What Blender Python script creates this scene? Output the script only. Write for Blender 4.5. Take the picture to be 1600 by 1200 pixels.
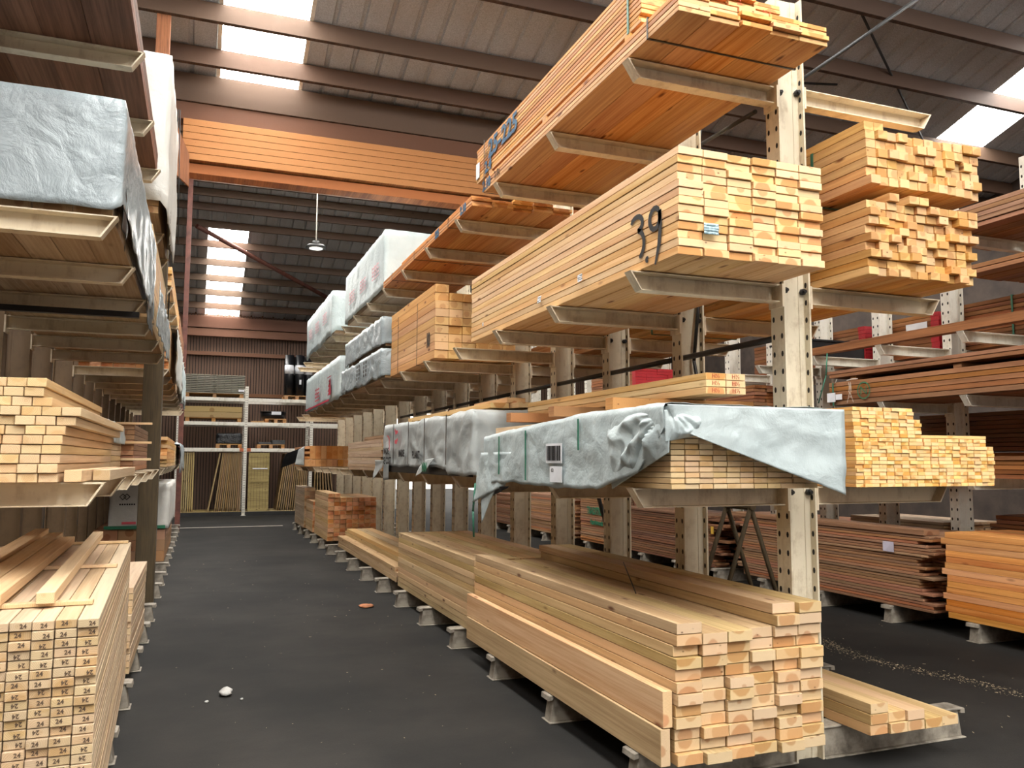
import bpy, bmesh, math, random
from mathutils import Vector, Matrix, noise

random.seed(11)
sc = bpy.context.scene
for _o in list(bpy.data.objects):
    bpy.data.objects.remove(_o, do_unlink=True)

# ------------------------------------------------------------------ camera
cd = bpy.data.cameras.new('camera')
cam = bpy.data.objects.new('camera', cd)
sc.collection.objects.link(cam)
cd.sensor_width = 36.0
cd.lens = 1282.0 / 1600.0 * 36.0
cd.clip_start, cd.clip_end = 0.05, 200
cam.matrix_world = Matrix(((0.93507, -0.03576, -0.35265, 0),
                           (-0.35444, -0.08571, -0.93114, 0),
                           (0.00307, 0.99568, -0.09282, 1.6),
                           (0, 0, 0, 1)))
sc.camera = cam

# ------------------------------------------------------------------ light
SKYLIGHT_POWER = 25.0
WORLD_POWER = 3.4
w = bpy.data.worlds.new('sky'); sc.world = w
w.use_nodes = True
wn = w.node_tree.nodes
bg = wn['Background']
bg.inputs['Color'].default_value = (1.0, 0.95, 0.88, 1)
bg.inputs['Strength'].default_value = WORLD_POWER
ADDED_FRONT_DOOR = (3.0, 7.6, 4.6)            # x0, x1, height of a doorway added unseen behind the camera for frontal daylight
BACK_DOOR = (6.1, 9.6, 3.3)
def portal(name, x0, x1, h, y, back):
    l = bpy.data.lights.new(name, 'AREA'); l.shape = 'RECTANGLE'; l.size = x1 - x0; l.size_y = h; l.cycles.is_portal = True
    o = bpy.data.objects.new(name, l); sc.collection.objects.link(o)
    o.location = ((x0 + x1) / 2, y, h / 2); o.rotation_euler = (math.radians(90), 0, math.pi if not back else 0)
    if back: o.rotation_euler = (math.radians(-90), 0, 0)
    else: o.rotation_euler = (math.radians(90), 0, 0)
portal('added_front_doorway_daylight', ADDED_FRONT_DOOR[0], ADDED_FRONT_DOOR[1], ADDED_FRONT_DOOR[2], -6.0, False)
portal('back_doorway_daylight', BACK_DOOR[0], BACK_DOOR[1], BACK_DOOR[2], 27.2, True)
sc.view_settings.view_transform = 'Standard'
sc.view_settings.look = 'None'
sc.view_settings.exposure = -0.28
sc.view_settings.gamma = 1.0
sc.view_settings.use_curve_mapping = False

# ------------------------------------------------------------------ materials
def S(c):
    out = []
    for v in c:
        v /= 255.0
        out.append(v / 12.92 if v <= 0.04045 else ((v + 0.055) / 1.055) ** 2.4)
    return (out[0], out[1], out[2], 1.0)

class NT:
    def __init__(s, name):
        s.m = bpy.data.materials.new(name); s.m.use_nodes = True
        s.t = s.m.node_tree; s.b = s.t.nodes['Principled BSDF']
    def n(s, typ, ins=None, **kw):
        nd = s.t.nodes.new(typ)
        for k, v in kw.items(): setattr(nd, k, v)
        for k, v in (ins or {}).items():
            if hasattr(v, 'links') or isinstance(v, bpy.types.NodeSocket): s.t.links.new(v, nd.inputs[k])
            else: nd.inputs[k].default_value = v
        return nd
    def math(s, op, a, b=0.0, c=0.0, clamp=False):
        nd = s.n('ShaderNodeMath', {0: a, 1: b, 2: c}, operation=op, use_clamp=clamp)
        return nd.outputs[0]
    def mix(s, f, a, b, blend='MIX'):
        nd = s.n('ShaderNodeMix', data_type='RGBA', blend_type=blend)
        for k, v in ((0, f), (6, a), (7, b)):
            if isinstance(v, bpy.types.NodeSocket): s.t.links.new(v, nd.inputs[k])
            else: nd.inputs[k].default_value = v
        return nd.outputs[2]
    def rng(s, v, a, b, c=0.0, d=1.0):
        nd = s.n('ShaderNodeMapRange', {0: v, 1: a, 2: b, 3: c, 4: d})
        return nd.outputs[0]
    def noise(s, vec, scale, detail=3.0, rough=0.55):
        return s.n('ShaderNodeTexNoise', {'Vector': vec, 'Scale': scale, 'Detail': detail, 'Roughness': rough}).outputs['Fac']
    def mapping(s, vec, scale, loc=(0, 0, 0)):
        return s.n('ShaderNodeMapping', {'Vector': vec, 'Scale': scale, 'Location': loc}).outputs[0]
    def out(s, col, rough=0.6, bump=None, bstr=0.2, bdist=0.003, metal=0.0, spec=0.5):
        for k, v in (('Base Color', col), ('Roughness', rough), ('Metallic', metal), ('Specular IOR Level', spec)):
            if isinstance(v, bpy.types.NodeSocket): s.t.links.new(v, s.b.inputs[k])
            else: s.b.inputs[k].default_value = v
        if bump is not None:
            bn = s.n('ShaderNodeBump', {'Height': bump, 'Strength': bstr, 'Distance': bdist})
            s.t.links.new(bn.outputs[0], s.b.inputs['Normal'])
        return s.m

def wood(name, light, dark, sap, heart, vary=0.18, knots=1.0, heart_r=1.0, rings=1.0, alt=None, rough=0.62):
    q = NT(name)
    tc = q.n('ShaderNodeTexCoord'); oi = q.n('ShaderNodeObjectInfo')
    rnd = q.n('ShaderNodeTexWhiteNoise', {'W': oi.outputs['Random']}, noise_dimensions='1D')
    sep = q.n('ShaderNodeSeparateColor', {0: rnd.outputs['Color']})
    r1, r2, r3 = sep.outputs[0], sep.outputs[1], sep.outputs[2]
    off = q.n('ShaderNodeVectorMath', {0: rnd.outputs['Color'], 1: (37.0, 53.0, 71.0)}, operation='MULTIPLY').outputs[0]
    p = q.n('ShaderNodeVectorMath', {0: tc.outputs['Object'], 1: off}, operation='ADD').outputs[0]
    g1 = q.noise(q.mapping(p, (62, 1.3, 62)), 1.0, 5, 0.65)
    g2 = q.noise(q.mapping(p, (9, 0.5, 9)), 1.0, 2, 0.5)
    g = q.math('ADD', q.math('MULTIPLY', g1, 0.55), q.math('MULTIPLY', g2, 0.45))
    side = q.mix(q.rng(g, 0.40, 0.60), S(dark), S(light))
    vo = q.n('ShaderNodeTexVoronoi', {'Vector': q.mapping(p, (9, 2.8, 9)), 'Scale': 1.0}).outputs['Distance']
    kn = q.math('MULTIPLY', q.rng(vo, 0.06, 0.15, 1.0, 0.0), knots, clamp=True)
    kc = S((dark[0] * 0.62, dark[1] * 0.5, dark[2] * 0.42))
    side = q.mix(kn, side, kc)
    # end grain: heartwood disc and growth rings round a pith that differs from board to board
    so = q.n('ShaderNodeSeparateXYZ', {0: tc.outputs['Object']})
    dx = q.math('SUBTRACT', so.outputs[0], q.math('MULTIPLY', q.math('SUBTRACT', r1, 0.5), 0.07))
    dz = q.math('SUBTRACT', so.outputs[2], q.math('MULTIPLY', q.math('SUBTRACT', r2, 0.5), 0.11))
    d = q.math('SQRT', q.math('ADD', q.math('MULTIPLY', dx, dx), q.math('MULTIPLY', dz, dz)))
    wob = q.noise(p, 30.0, 2, 0.5)
    d = q.math('ADD', d, q.math('MULTIPLY', q.math('SUBTRACT', wob, 0.5), 0.016))
    hr = q.math('MULTIPLY', q.rng(r3, 0.1, 1.0, 0.012, 0.07), heart_r)
    hm = q.rng(q.math('SUBTRACT', d, hr), -0.004, 0.004, 1.0, 0.0)
    end = q.mix(hm, S(sap), S(heart))
    ring = q.math('SINE', q.math('MULTIPLY', d, 1150.0))
    end = q.mix(q.math('MULTIPLY', q.rng(ring, 0.1, 1.0, 0.0, 0.30), rings), end, S((heart[0] * 0.72, heart[1] * 0.6, heart[2] * 0.5)))
    vo2 = q.n('ShaderNodeTexVoronoi', {'Vector': q.mapping(p, (14, 0.2, 20)), 'Scale': 1.0}).outputs['Distance']
    end = q.mix(q.math('MULTIPLY', q.rng(vo2, 0.05, 0.12, 0.8, 0.0), knots, clamp=True), end, kc)
    nz = q.n('ShaderNodeSeparateXYZ', {0: tc.outputs['Normal']})
    em = q.math('GREATER_THAN', q.math('ABSOLUTE', nz.outputs[1]), 0.8)
    col = q.mix(em, side, end)
    if alt is not None:
        col = q.mix(q.rng(r1, 0.55, 1.0, 0.0, 0.65), col, S(alt), 'MIX')
    hsv = q.n('ShaderNodeHueSaturation', {'Color': col, 'Hue': q.rng(r2, 0, 1, 0.493, 0.509),
                                          'Saturation': q.rng(r3, 0, 1, 0.9, 1.1), 'Value': q.rng(r1, 0, 1, 1.0 - vary, 1.0 + vary * 0.7)})
    return q.out(hsv.outputs[0], rough, g1, 0.2, 0.004, spec=0.3)

def plain(name, col, rough=0.5, vary=0.25, scale=6.0, metal=0.0, dirt=None, bump=0.1, spec=0.5, stretch=(1, 1, 1)):
    q = NT(name)
    tc = q.n('ShaderNodeTexCoord')
    v = q.mapping(tc.outputs['Object'], stretch)
    f = q.noise(v, scale, 5, 0.65)
    d = dirt or tuple(c * (1 - vary * 1.6) for c in col)
    c = q.mix(q.rng(f, 0.38, 0.72, 0.0, 1.0), S(col), S(d))
    return q.out(c, rough, f, bump, 0.003, metal, spec)

W_PINE = wood('pine_yellow', (234, 198, 150), (208, 160, 108), (244, 212, 158), (224, 168, 116), vary=0.13)
W_TOP = wood('pine_orange', (218, 166, 112), (180, 120, 70), (240, 192, 130), (214, 154, 100), vary=0.12)
W_FLOOR = wood('pine_pinkish', (210, 180, 134), (174, 142, 98), (232, 202, 160), (208, 162, 118), vary=0.14, alt=(206, 164, 118))
W_GREY = wood('planed_pale', (206, 182, 150), (180, 154, 122), (214, 186, 146), (206, 174, 130), knots=0.25, vary=0.08, rings=1.0, heart_r=0.6)
W_LATH = wood('lath_pale', (222, 192, 150), (196, 162, 120), (230, 198, 152), (222, 186, 138), knots=0.15, vary=0.09, heart_r=0.6)
W_BATTEN = wood('batten_yellow', (240, 196, 132), (214, 158, 96), (250, 214, 150), (228, 176, 108), knots=0.3, heart_r=0.6, vary=0.16)
W_WARM = wood('beam_orange', (220, 174, 116), (188, 136, 82), (232, 192, 134), (212, 164, 110), vary=0.13)
W_ORANGE = wood('larch_orange', (224, 160, 98), (194, 124, 68), (226, 164, 102), (216, 150, 90), knots=0.5, vary=0.12)
W_DARK = wood('hardwood_brown', (140, 100, 74), (104, 70, 50), (148, 106, 78), (120, 80, 56), knots=0.3, vary=0.22)
W_TAN = wood('hardwood_tan', (172, 132, 100), (136, 100, 72), (176, 134, 100), (146, 102, 72), knots=0.3, vary=0.25, alt=(150, 88, 58))
W_RED = wood('redwood_brown', (156, 104, 68), (118, 74, 46), (152, 102, 68), (132, 82, 54), knots=0.3, vary=0.2)
W_OLD = wood('weathered_brown', (132, 92, 68), (92, 60, 42), (124, 84, 62), (100, 64, 46), knots=0.2, vary=0.22)
W_RIDGE = wood('brick_end_pine', (212, 178, 136), (182, 142, 100), (214, 154, 108), (198, 130, 86), knots=0.8, vary=0.16)
W_WEATHER = wood('greyish_plank', (196, 172, 144), (160, 132, 104), (196, 160, 120), (170, 130, 92), knots=0.4, vary=0.14)
W_GREEN = wood('treated_green', (178, 156, 104), (140, 120, 76), (178, 156, 110), (150, 124, 84), knots=0.8, vary=0.14)
W_PANEL = wood('fence_panel_tan', (138, 110, 76), (92, 70, 46), (150, 122, 86), (112, 86, 56), knots=0.6, vary=0.18)
W_SLATE = wood('grey_panel', (150, 146, 132), (112, 108, 96), (150, 146, 132), (120, 116, 104), knots=0.1, vary=0.1)
W_PALLET = wood('pallet_wood', (190, 140, 88), (150, 104, 62), (196, 148, 96), (170, 120, 74), vary=0.2)
W_WALL = wood('wall_board', (116, 92, 75), (62, 47, 39), (110, 86, 70), (86, 66, 52), knots=0.1, vary=0.2)
W_PURLIN = wood('purlin_wood', (98, 78, 64), (62, 49, 41), (98, 78, 64), (76, 58, 47), knots=0.3, vary=0.12)

W_REDBEAM = wood('red_brown_beam', (108, 74, 54), (80, 52, 38), (108, 74, 54), (80, 52, 38), knots=0.2, vary=0.08)
W_GLULAM = wood('glulam_brown', (186, 124, 76), (138, 86, 50), (186, 124, 76), (140, 90, 54), knots=0.4, vary=0.1)
def cream_steel(name, col, dirt, holes=False):
    q = NT(name)
    tc = q.n('ShaderNodeTexCoord')
    f = q.noise(tc.outputs['Object'], 5.0, 6, 0.7)
    f2 = q.noise(q.mapping(tc.outputs['Object'], (9, 9, 2)), 2.0, 4, 0.7)
    c = q.mix(q.rng(q.math('ADD', q.math('MULTIPLY', f, 0.6), q.math('MULTIPLY', f2, 0.4)), 0.5, 0.72), S(col), S(dirt))
    return q.out(c, 0.45, f, 0.08, 0.002)
M_CREAM = cream_steel('cream_painted_steel', (222, 208, 182), (168, 144, 114))
M_POST = cream_steel('cream_post_steel', (218, 208, 184), (158, 136, 104))
M_POSTB = cream_steel('shaded_tan_post_steel', (122, 98, 70), (92, 72, 50))  # tan post tone, darkened further so the rack's shade sits in the colour
M_WHITE = cream_steel('white_painted_steel', (226, 222, 210), (180, 170, 150))
M_HOLE = plain('hole_dark', (30, 26, 22), 0.8, 0.1)
M_BASE = plain('worn_grey_steel', (168, 160, 146), 0.6, 0.3, 9.0, dirt=(92, 84, 74))
M_BLACK = plain('black_tube', (38, 38, 38), 0.45, 0.2)
M_DARKPL = plain('black_plastic', (22, 23, 26), 0.35, 0.2)
M_RUST = plain('red_oxide_steel', (112, 66, 54), 0.6, 0.25)
M_OLIVE = plain('shaded_wood_olive_metal', (84, 70, 46), 0.8, 0.2, 3.0, stretch=(20, 20, 1))  # column wood with its shade put into the colour, also the trestle's metal
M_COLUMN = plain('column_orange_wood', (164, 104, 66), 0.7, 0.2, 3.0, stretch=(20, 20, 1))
M_GREENSTRAP = plain('green_strap', (52, 122, 98), 0.4, 0.1)
M_DARKSTRAP = plain('dark_strap', (58, 48, 40), 0.4, 0.1)
M_BLUEPAINT = plain('blue_stencil', (52, 96, 128), 0.7, 0.2, 30)
M_BLACKPAINT = plain('black_spray', (34, 32, 32), 0.6, 0.1)
M_REDPAINT = plain('red_spray', (216, 84, 96), 0.6, 0.1)
M_REDINK = plain('red_ink', (196, 96, 66), 0.7, 0.1)
M_REDEND = plain('red_painted_end', (190, 34, 44), 0.5, 0.15)
M_CRIMSON = plain('crimson_print', (190, 30, 60), 0.5, 0.1)
M_GREENINK = plain('green_print', (34, 112, 78), 0.6, 0.1)
M_INK = plain('stamp_ink', (104, 84, 66), 0.8, 0.1)
M_WHITEINK = plain('white_chalk', (214, 204, 190), 0.8, 0.1)
M_PAPER = plain('paper_label', (226, 228, 232), 0.6, 0.04)
M_YELLOW = plain('yellow_tag', (222, 178, 70), 0.5, 0.1)
M_FOAM = plain('white_scrap', (196, 196, 192), 0.7, 0.1, 30)
M_DUST = plain('sawdust', (188, 172, 140), 0.9, 0.15)
M_CHIP = plain('bark_chip', (200, 130, 86), 0.8, 0.2)

def film(name, col, col2, rough=0.32, crinkle=1.0, spec=0.5, scale=9.0, metal=0.0):
    q = NT(name)
    tc = q.n('ShaderNodeTexCoord')
    o = tc.outputs['Object']
    warp = q.n('ShaderNodeTexNoise', {'Vector': o, 'Scale': 3.0, 'Detail': 2.0})
    v = q.n('ShaderNodeVectorMath', {0: o, 1: q.n('ShaderNodeVectorMath', {0: warp.outputs['Color'], 1: (0.25, 0.25, 0.25)}, operation='MULTIPLY').outputs[0]}, operation='ADD').outputs[0]
    f1 = q.n('ShaderNodeTexVoronoi', {'Vector': v, 'Scale': scale}, feature='DISTANCE_TO_EDGE').outputs['Distance']
    f2 = q.noise(v, scale * 2.2, 5, 0.62)
    h = q.math('ADD', q.math('MULTIPLY', q.math('MINIMUM', f1, 0.35), 0.9), q.math('MULTIPLY', f2, 0.9))
    c = q.mix(q.rng(q.noise(o, 2.0, 3), 0.35, 0.65), S(col), S(col2))
    return q.out(c, rough, h, 0.55 * crinkle, 0.02, metal, spec)
F_GREY = film('grey_tarp_film', (186, 191, 190), (166, 172, 171), 0.38, 0.5)
F_MATTE = film('pale_tarp_film', (190, 202, 203), (174, 187, 189), 0.3, 0.75, scale=6)
F_SILVER = film('silver_crinkled_film', (170, 181, 185), (146, 157, 161), 0.25, 0.9, scale=9)
F_WHITE = film('white_wrap_film', (200, 212, 212), (180, 194, 196), 0.42, 0.6)
F_BAG = film('white_matte_film', (206, 206, 200), (190, 188, 182), 0.5, 0.5)
F_CLEAR = film('dark_glossy_film', (40, 42, 44), (26, 27, 29), 0.18, 1.2, scale=14)

def floor_mat():
    q = NT('dark_asphalt')
    tc = q.n('ShaderNodeTexCoord'); o = tc.outputs['Object']
    a = q.noise(o, 0.7, 4, 0.6); b = q.noise(o, 90.0, 3, 0.7); c = q.noise(q.mapping(o, (1.0, 1.6, 1)), 2.2, 5, 0.65)
    base = q.mix(q.rng(a, 0.35, 0.68), S((34, 34, 33)), S((53, 51, 48)))
    base = q.mix(q.rng(c, 0.45, 0.75, 0, 0.5), base, S((33, 33, 33)))
    base = q.mix(q.rng(b, 0.62, 0.8, 0, 0.35), base, S((70, 68, 65)))
    return q.out(base, 0.8, b, 0.35, 0.004, spec=0.18)
M_FLOOR = floor_mat()
def roof_mat():
    q = NT('roof_sheet_underside')
    tc = q.n('ShaderNodeTexCoord'); o = tc.outputs['Object']
    f = q.noise(o, 60.0, 3, 0.7); g = q.noise(q.mapping(o, (3, .3, 3)), 1.0, 3)
    c = q.mix(q.rng(f, .35, .7), S((198, 202, 207)), S((160, 164, 168)))
    c = q.mix(q.rng(g, .45, .7, 0, .5), c, S((166, 160, 156)))
    return q.out(c, 0.85, f, .2, .003, spec=.2)
M_ROOF = roof_mat()
q = NT('translucent_skylight')
q.b.inputs['Base Color'].default_value = (0.9, 0.9, 0.9, 1)
q.b.inputs['Emission Color'].default_value = (1.0, 0.975, 0.93, 1)
q.b.inputs['Emission Strength'].default_value = SKYLIGHT_POWER
M_SKYLIGHT = q.m
q = NT('lamp_lens')
q.b.inputs['Emission Color'].default_value = (1.0, 0.97, 0.9, 1)
q.b.inputs['Emission Strength'].default_value = 1.0
M_LENS = q.m

# ------------------------------------------------------------------ helpers
COL = sc.collection
def wloc(o):
    v = Vector((0, 0, 0))
    while o is not None:
        v += o.location; o = o.parent
    return v

class G:
    """collects faces in world coordinates and links them as one object"""
    def __init__(s): s.v, s.f, s.mi, s.sm = [], [], [], []
    def face(s, pts, m=0, smooth=False):
        i = len(s.v); s.v += [tuple(p) for p in pts]
        s.f.append(tuple(range(i, i + len(pts)))); s.mi.append(m); s.sm.append(smooth)
    def box(s, x0, x1, y0, y1, z0, z1, m=0):
        i = len(s.v)
        s.v += [(x0, y0, z0), (x1, y0, z0), (x1, y1, z0), (x0, y1, z0), (x0, y0, z1), (x1, y0, z1), (x1, y1, z1), (x0, y1, z1)]
        for f in ((0, 3, 2, 1), (4, 5, 6, 7), (0, 1, 5, 4), (1, 2, 6, 5), (2, 3, 7, 6), (3, 0, 4, 7)):
            s.f.append(tuple(i + k for k in f)); s.mi.append(m); s.sm.append(False)
        return s
    def prism(s, pts, a0, a1, axis='y', m=0):
        """pts: outline in the two other axes, extruded along axis"""
        def P(u, v, a):
            return (u, a, v) if axis == 'y' else (a, u, v) if axis == 'x' else (u, v, a)
        n = len(pts); i = len(s.v)
        s.v += [P(u, v, a0) for u, v in pts] + [P(u, v, a1) for u, v in pts]
        fs = [tuple(i + k for k in range(n))[::-1], tuple(i + n + k for k in range(n))]
        fs += [(i + k, i + (k + 1) % n, i + n + (k + 1) % n, i + n + k) for k in range(n)]
        for f in fs: s.f.append(f); s.mi.append(m); s.sm.append(False)
        return s
    def tube(s, p0, p1, r, n=8, m=0, r1=None):
        p0, p1 = Vector(p0), Vector(p1); d = (p1 - p0).normalized()
        a = d.cross(Vector((0, 0, 1)) if abs(d.z) < 0.9 else Vector((1, 0, 0))).normalized(); b = d.cross(a)
        i = len(s.v); r1 = r if r1 is None else r1
        for p, rr in ((p0, r), (p1, r1)):
            for k in range(n):
                t = 2 * math.pi * k / n
                s.v.append(tuple(p + a * math.cos(t) * rr + b * math.sin(t) * rr))
        for k in range(n):
            s.f.append((i + k, i + (k + 1) % n, i + n + (k + 1) % n, i + n + k)); s.mi.append(m); s.sm.append(True)
        s.f.append(tuple(i + k for k in range(n))[::-1]); s.mi.append(m); s.sm.append(False)
        s.f.append(tuple(i + n + k for k in range(n))); s.mi.append(m); s.sm.append(False)
        return s
    def mesh(s, name, mats, origin=(0, 0, 0), bevel=0.0):
        me = bpy.data.meshes.new(name)
        o = Vector(origin)
        me.from_pydata([tuple(Vector(v) - o) for v in s.v], [], s.f)
        for mm in (mats if isinstance(mats, (list, tuple)) else [mats]): me.materials.append(mm)
        me.polygons.foreach_set('material_index', s.mi)
        me.polygons.foreach_set('use_smooth', s.sm)
        bm = bmesh.new(); bm.from_mesh(me)
        bmesh.ops.recalc_face_normals(bm, faces=bm.faces)
        if bevel > 0:
            bmesh.ops.bevel(bm, geom=[e for e in bm.edges if len(e.link_faces) == 2 and e.calc_face_angle(0) > 0.5], offset=bevel, segments=1, affect='EDGES')
        bm.to_mesh(me); bm.free(); me.update()
        return me
    def build(s, name, mats, parent=None, origin=None, bevel=0.0):
        if origin is None:
            xs = [v[0] for v in s.v]; ys = [v[1] for v in s.v]; zs = [v[2] for v in s.v]
            origin = ((min(xs) + max(xs)) / 2, (min(ys) + max(ys)) / 2, (min(zs) + max(zs)) / 2)
        return place(name, s.mesh(name, mats, origin, bevel), origin, parent)

def place(name, me, loc, parent=None, rot=None):
    o = bpy.data.objects.new(name, me); COL.objects.link(o)
    if parent is not None:
        o.parent = parent; o.location = Vector(loc) - wloc(parent)
    else:
        o.location = loc
    if rot: o.rotation_euler = rot
    return o
def tag(o, label, cat, group=None, kind=None):
    o['label'] = label; o['category'] = cat
    if group: o['group'] = group
    o['kind'] = kind or 'thing'
    return o
def thing(name, label, cat, loc, group=None):
    o = bpy.data.objects.new(name, None); COL.objects.link(o); o.location = loc; o.empty_display_size = 0.2
    return tag(o, label, cat, group)
def struct(name, g, mats, bevel=0.0, label=None):
    o = g.build(name, mats, bevel=bevel); o['kind'] = 'structure'
    if label: o['label'] = label
    return o

_bm = {}
def board_mesh(w, h, L, mat, bev=0.002):
    k = (round(w, 4), round(h, 4), round(L, 2), mat.name)
    if k not in _bm:
        _bm[k] = G().box(-w / 2, w / 2, -L / 2, L / 2, -h / 2, h / 2).mesh('board', mat, bevel=bev)
    return _bm[k]
ORD = 'first second third fourth fifth sixth seventh eighth ninth tenth eleventh twelfth thirteenth fourteenth fifteenth sixteenth seventeenth eighteenth nineteenth twentieth twenty-first twenty-second twenty-third twenty-fourth twenty-fifth twenty-sixth twenty-seventh twenty-eighth'.split()

def text_mesh(s, size, mat, extrude=0.0008, bold=0.0):
    k = ('T', s, round(size, 4), mat.name)
    if k not in _bm:
        cu = bpy.data.curves.new('lettering', 'FONT'); cu.body = s; cu.size = size; cu.extrude = extrude; cu.offset = bold
        cu.align_x = 'CENTER'; cu.align_y = 'CENTER'; cu.resolution_u = 2
        ob = bpy.data.objects.new('lettering', cu); COL.objects.link(ob)
        dg = bpy.context.evaluated_depsgraph_get()
        me = bpy.data.meshes.new_from_object(ob.evaluated_get(dg)); me.materials.clear(); me.materials.append(mat)
        bpy.data.objects.remove(ob, do_unlink=True)
        _bm[k] = me
    return _bm[k]
ROT_FRONT = Matrix(((1, 0, 0), (0, 0, -1), (0, 1, 0))).to_euler()           # faces -Y
ROT_LEFT = Matrix(((0, 0, -1), (-1, 0, 0), (0, 1, 0))).to_euler()           # faces -X, reads towards -Y
ROT_RIGHT = Matrix(((0, 0, 1), (1, 0, 0), (0, 1, 0))).to_euler()            # faces +X
def text(s, size, mat, loc, rot, parent=None, name='lettering', flip=False, bold=0.0, sx=1.0):
    o = place(name, text_mesh(s, size, mat, bold=bold), loc, parent)
    m = rot.to_matrix()
    if flip: m = m @ Matrix.Rotation(math.pi, 3, 'Z')
    o.rotation_euler = m.to_euler(); o.scale = (sx, 1, 1)
    return o
def ribbon(g, pts, wd, to3, m=0):
    """flat brush stroke through 2-D pts"""
    n = len(pts); L, R = [], []
    for i, p in enumerate(pts):
        a = Vector(pts[max(i - 1, 0)]); b = Vector(pts[min(i + 1, n - 1)])
        t = (b - a).normalized(); nn = Vector((-t.y, t.x)); ww = wd * (0.55 if i in (0, n - 1) else 1.0) / 2
        L.append(Vector(p) + nn * ww); R.append(Vector(p) - nn * ww)
    for i in range(n - 1):
        g.face([to3(*L[i]), to3(*R[i]), to3(*R[i + 1]), to3(*L[i + 1])], m)
def arc(cx, cy, rx, ry, a0, a1, n=10):
    return [(cx + rx * math.cos(math.radians(a0 + (a1 - a0) * i / n)), cy + ry * math.sin(math.radians(a0 + (a1 - a0) * i / n))) for i in range(n + 1)]

def loose_stack(name, desc, where, x0, z0, y0, L, w, h, heights, mat, side, cat, group, jy=0.012, jx=0.0018, gx=0.004, gz=0.0012, front_only=True, keep=None, rowword='up', colword='row', xrow=None, skew=0.0, Lj=0.0, seed=1, bev=0.002, y_of=None):
    """separate boards, heights[c] of them in column c; boards the photo shows nothing of go into one core object"""
    rs = random.Random(seed); core = G(); out = {}
    if h > 0.03: h -= 0.0016; gz += 0.0016
    top = max(heights)
    for c, nr in enumerate(heights):
        for r in range(nr):
            dx = (xrow[r] if xrow else 0.0)
            x = x0 + dx + (c + 0.5) * (w + gx) + rs.uniform(-jx, jx)
            z = z0 + (r + 0.5) * (h + gz)
            ye = y0 + rs.uniform(-jy, jy) + (y_of(c, r) if y_of else 0.0)
            LL = L
            if keep is None or keep(c, r, nr):
                o = place(name, board_mesh(w, h, LL, mat, bev), (x + skew * (LL / 2), ye + LL / 2, z))
                if skew: o.rotation_euler[2] = -math.atan(skew)
                a = ORD[c] if len(heights) > 1 else None
                rr = ORD[r] if rowword == 'up' else ORD[top - 1 - r]
                parts = [desc]
                if a: parts.append('%s from %s' % (a, side))
                if top > 1: parts.append('%s %s %s' % (rr, colword, rowword))
                tag(o, ', '.join(parts) + ' ' + where, cat, group)
                out[(c, r)] = o
            else:
                core.box(x - w / 2, x + w / 2, ye + 0.03, ye + LL - 0.03, z - h / 2, z + h / 2)
    if core.v:
        o = core.build('stacked_boards', mat)
        tag(o, 'hidden inner boards %s' % where, 'boards', None, 'stuff')
    return out

def bundle_boards(root, x0, z0, y0, L, w, h, nc, nr, mat, jy=0.012, jx=0.0009, gx=0.002, gz=0.0012, seed=1, name='board', visible=None, maxn=100, skew=0.0):
    rs = random.Random(seed); core = G(); n = 0
    if h > 0.02: h -= 0.0014; gz += 0.0014
    cells = [(c, r) for r in range(nr) for c in range(nc)]
    vis = [k for k in cells if visible is None or visible(*k)]
    vis = set(vis[:maxn])
    for c, r in cells:
        x = x0 + (c + 0.5) * (w + gx) + rs.uniform(-jx, jx); z = z0 + (r + 0.5) * (h + gz); ye = y0 + rs.uniform(-jy, jy)
        if (c, r) in vis:
            place(name, board_mesh(w, h, L, mat), (x, ye + L / 2, z), root)
        else:
            core.box(x - w / 2, x + w / 2, ye, ye + L, z - h / 2, z + h / 2)
    if core.v:
        o = core.build('inner_boards', mat, root); o['kind'] = 'stuff'
    return z0 + nr * (h + gz)
def strap(root, x0, x1, z0, z1, y, mat, wd=0.016, t=0.002, name='strap', lean=0.0):
    g = G()
    g.box(x0 - t, x0, y - wd / 2, y + wd / 2, z0 - t, z1 + t); g.box(x1, x1 + t, y - wd / 2, y + wd / 2, z0 - t, z1 + t)
    g.box(x0 - t, x1 + t, y - wd / 2, y + wd / 2, z1, z1 + t); g.box(x0 - t, x1 + t, y - wd / 2, y + wd / 2, z0 - t, z0)
    return g.build(name, mat, root)

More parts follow.
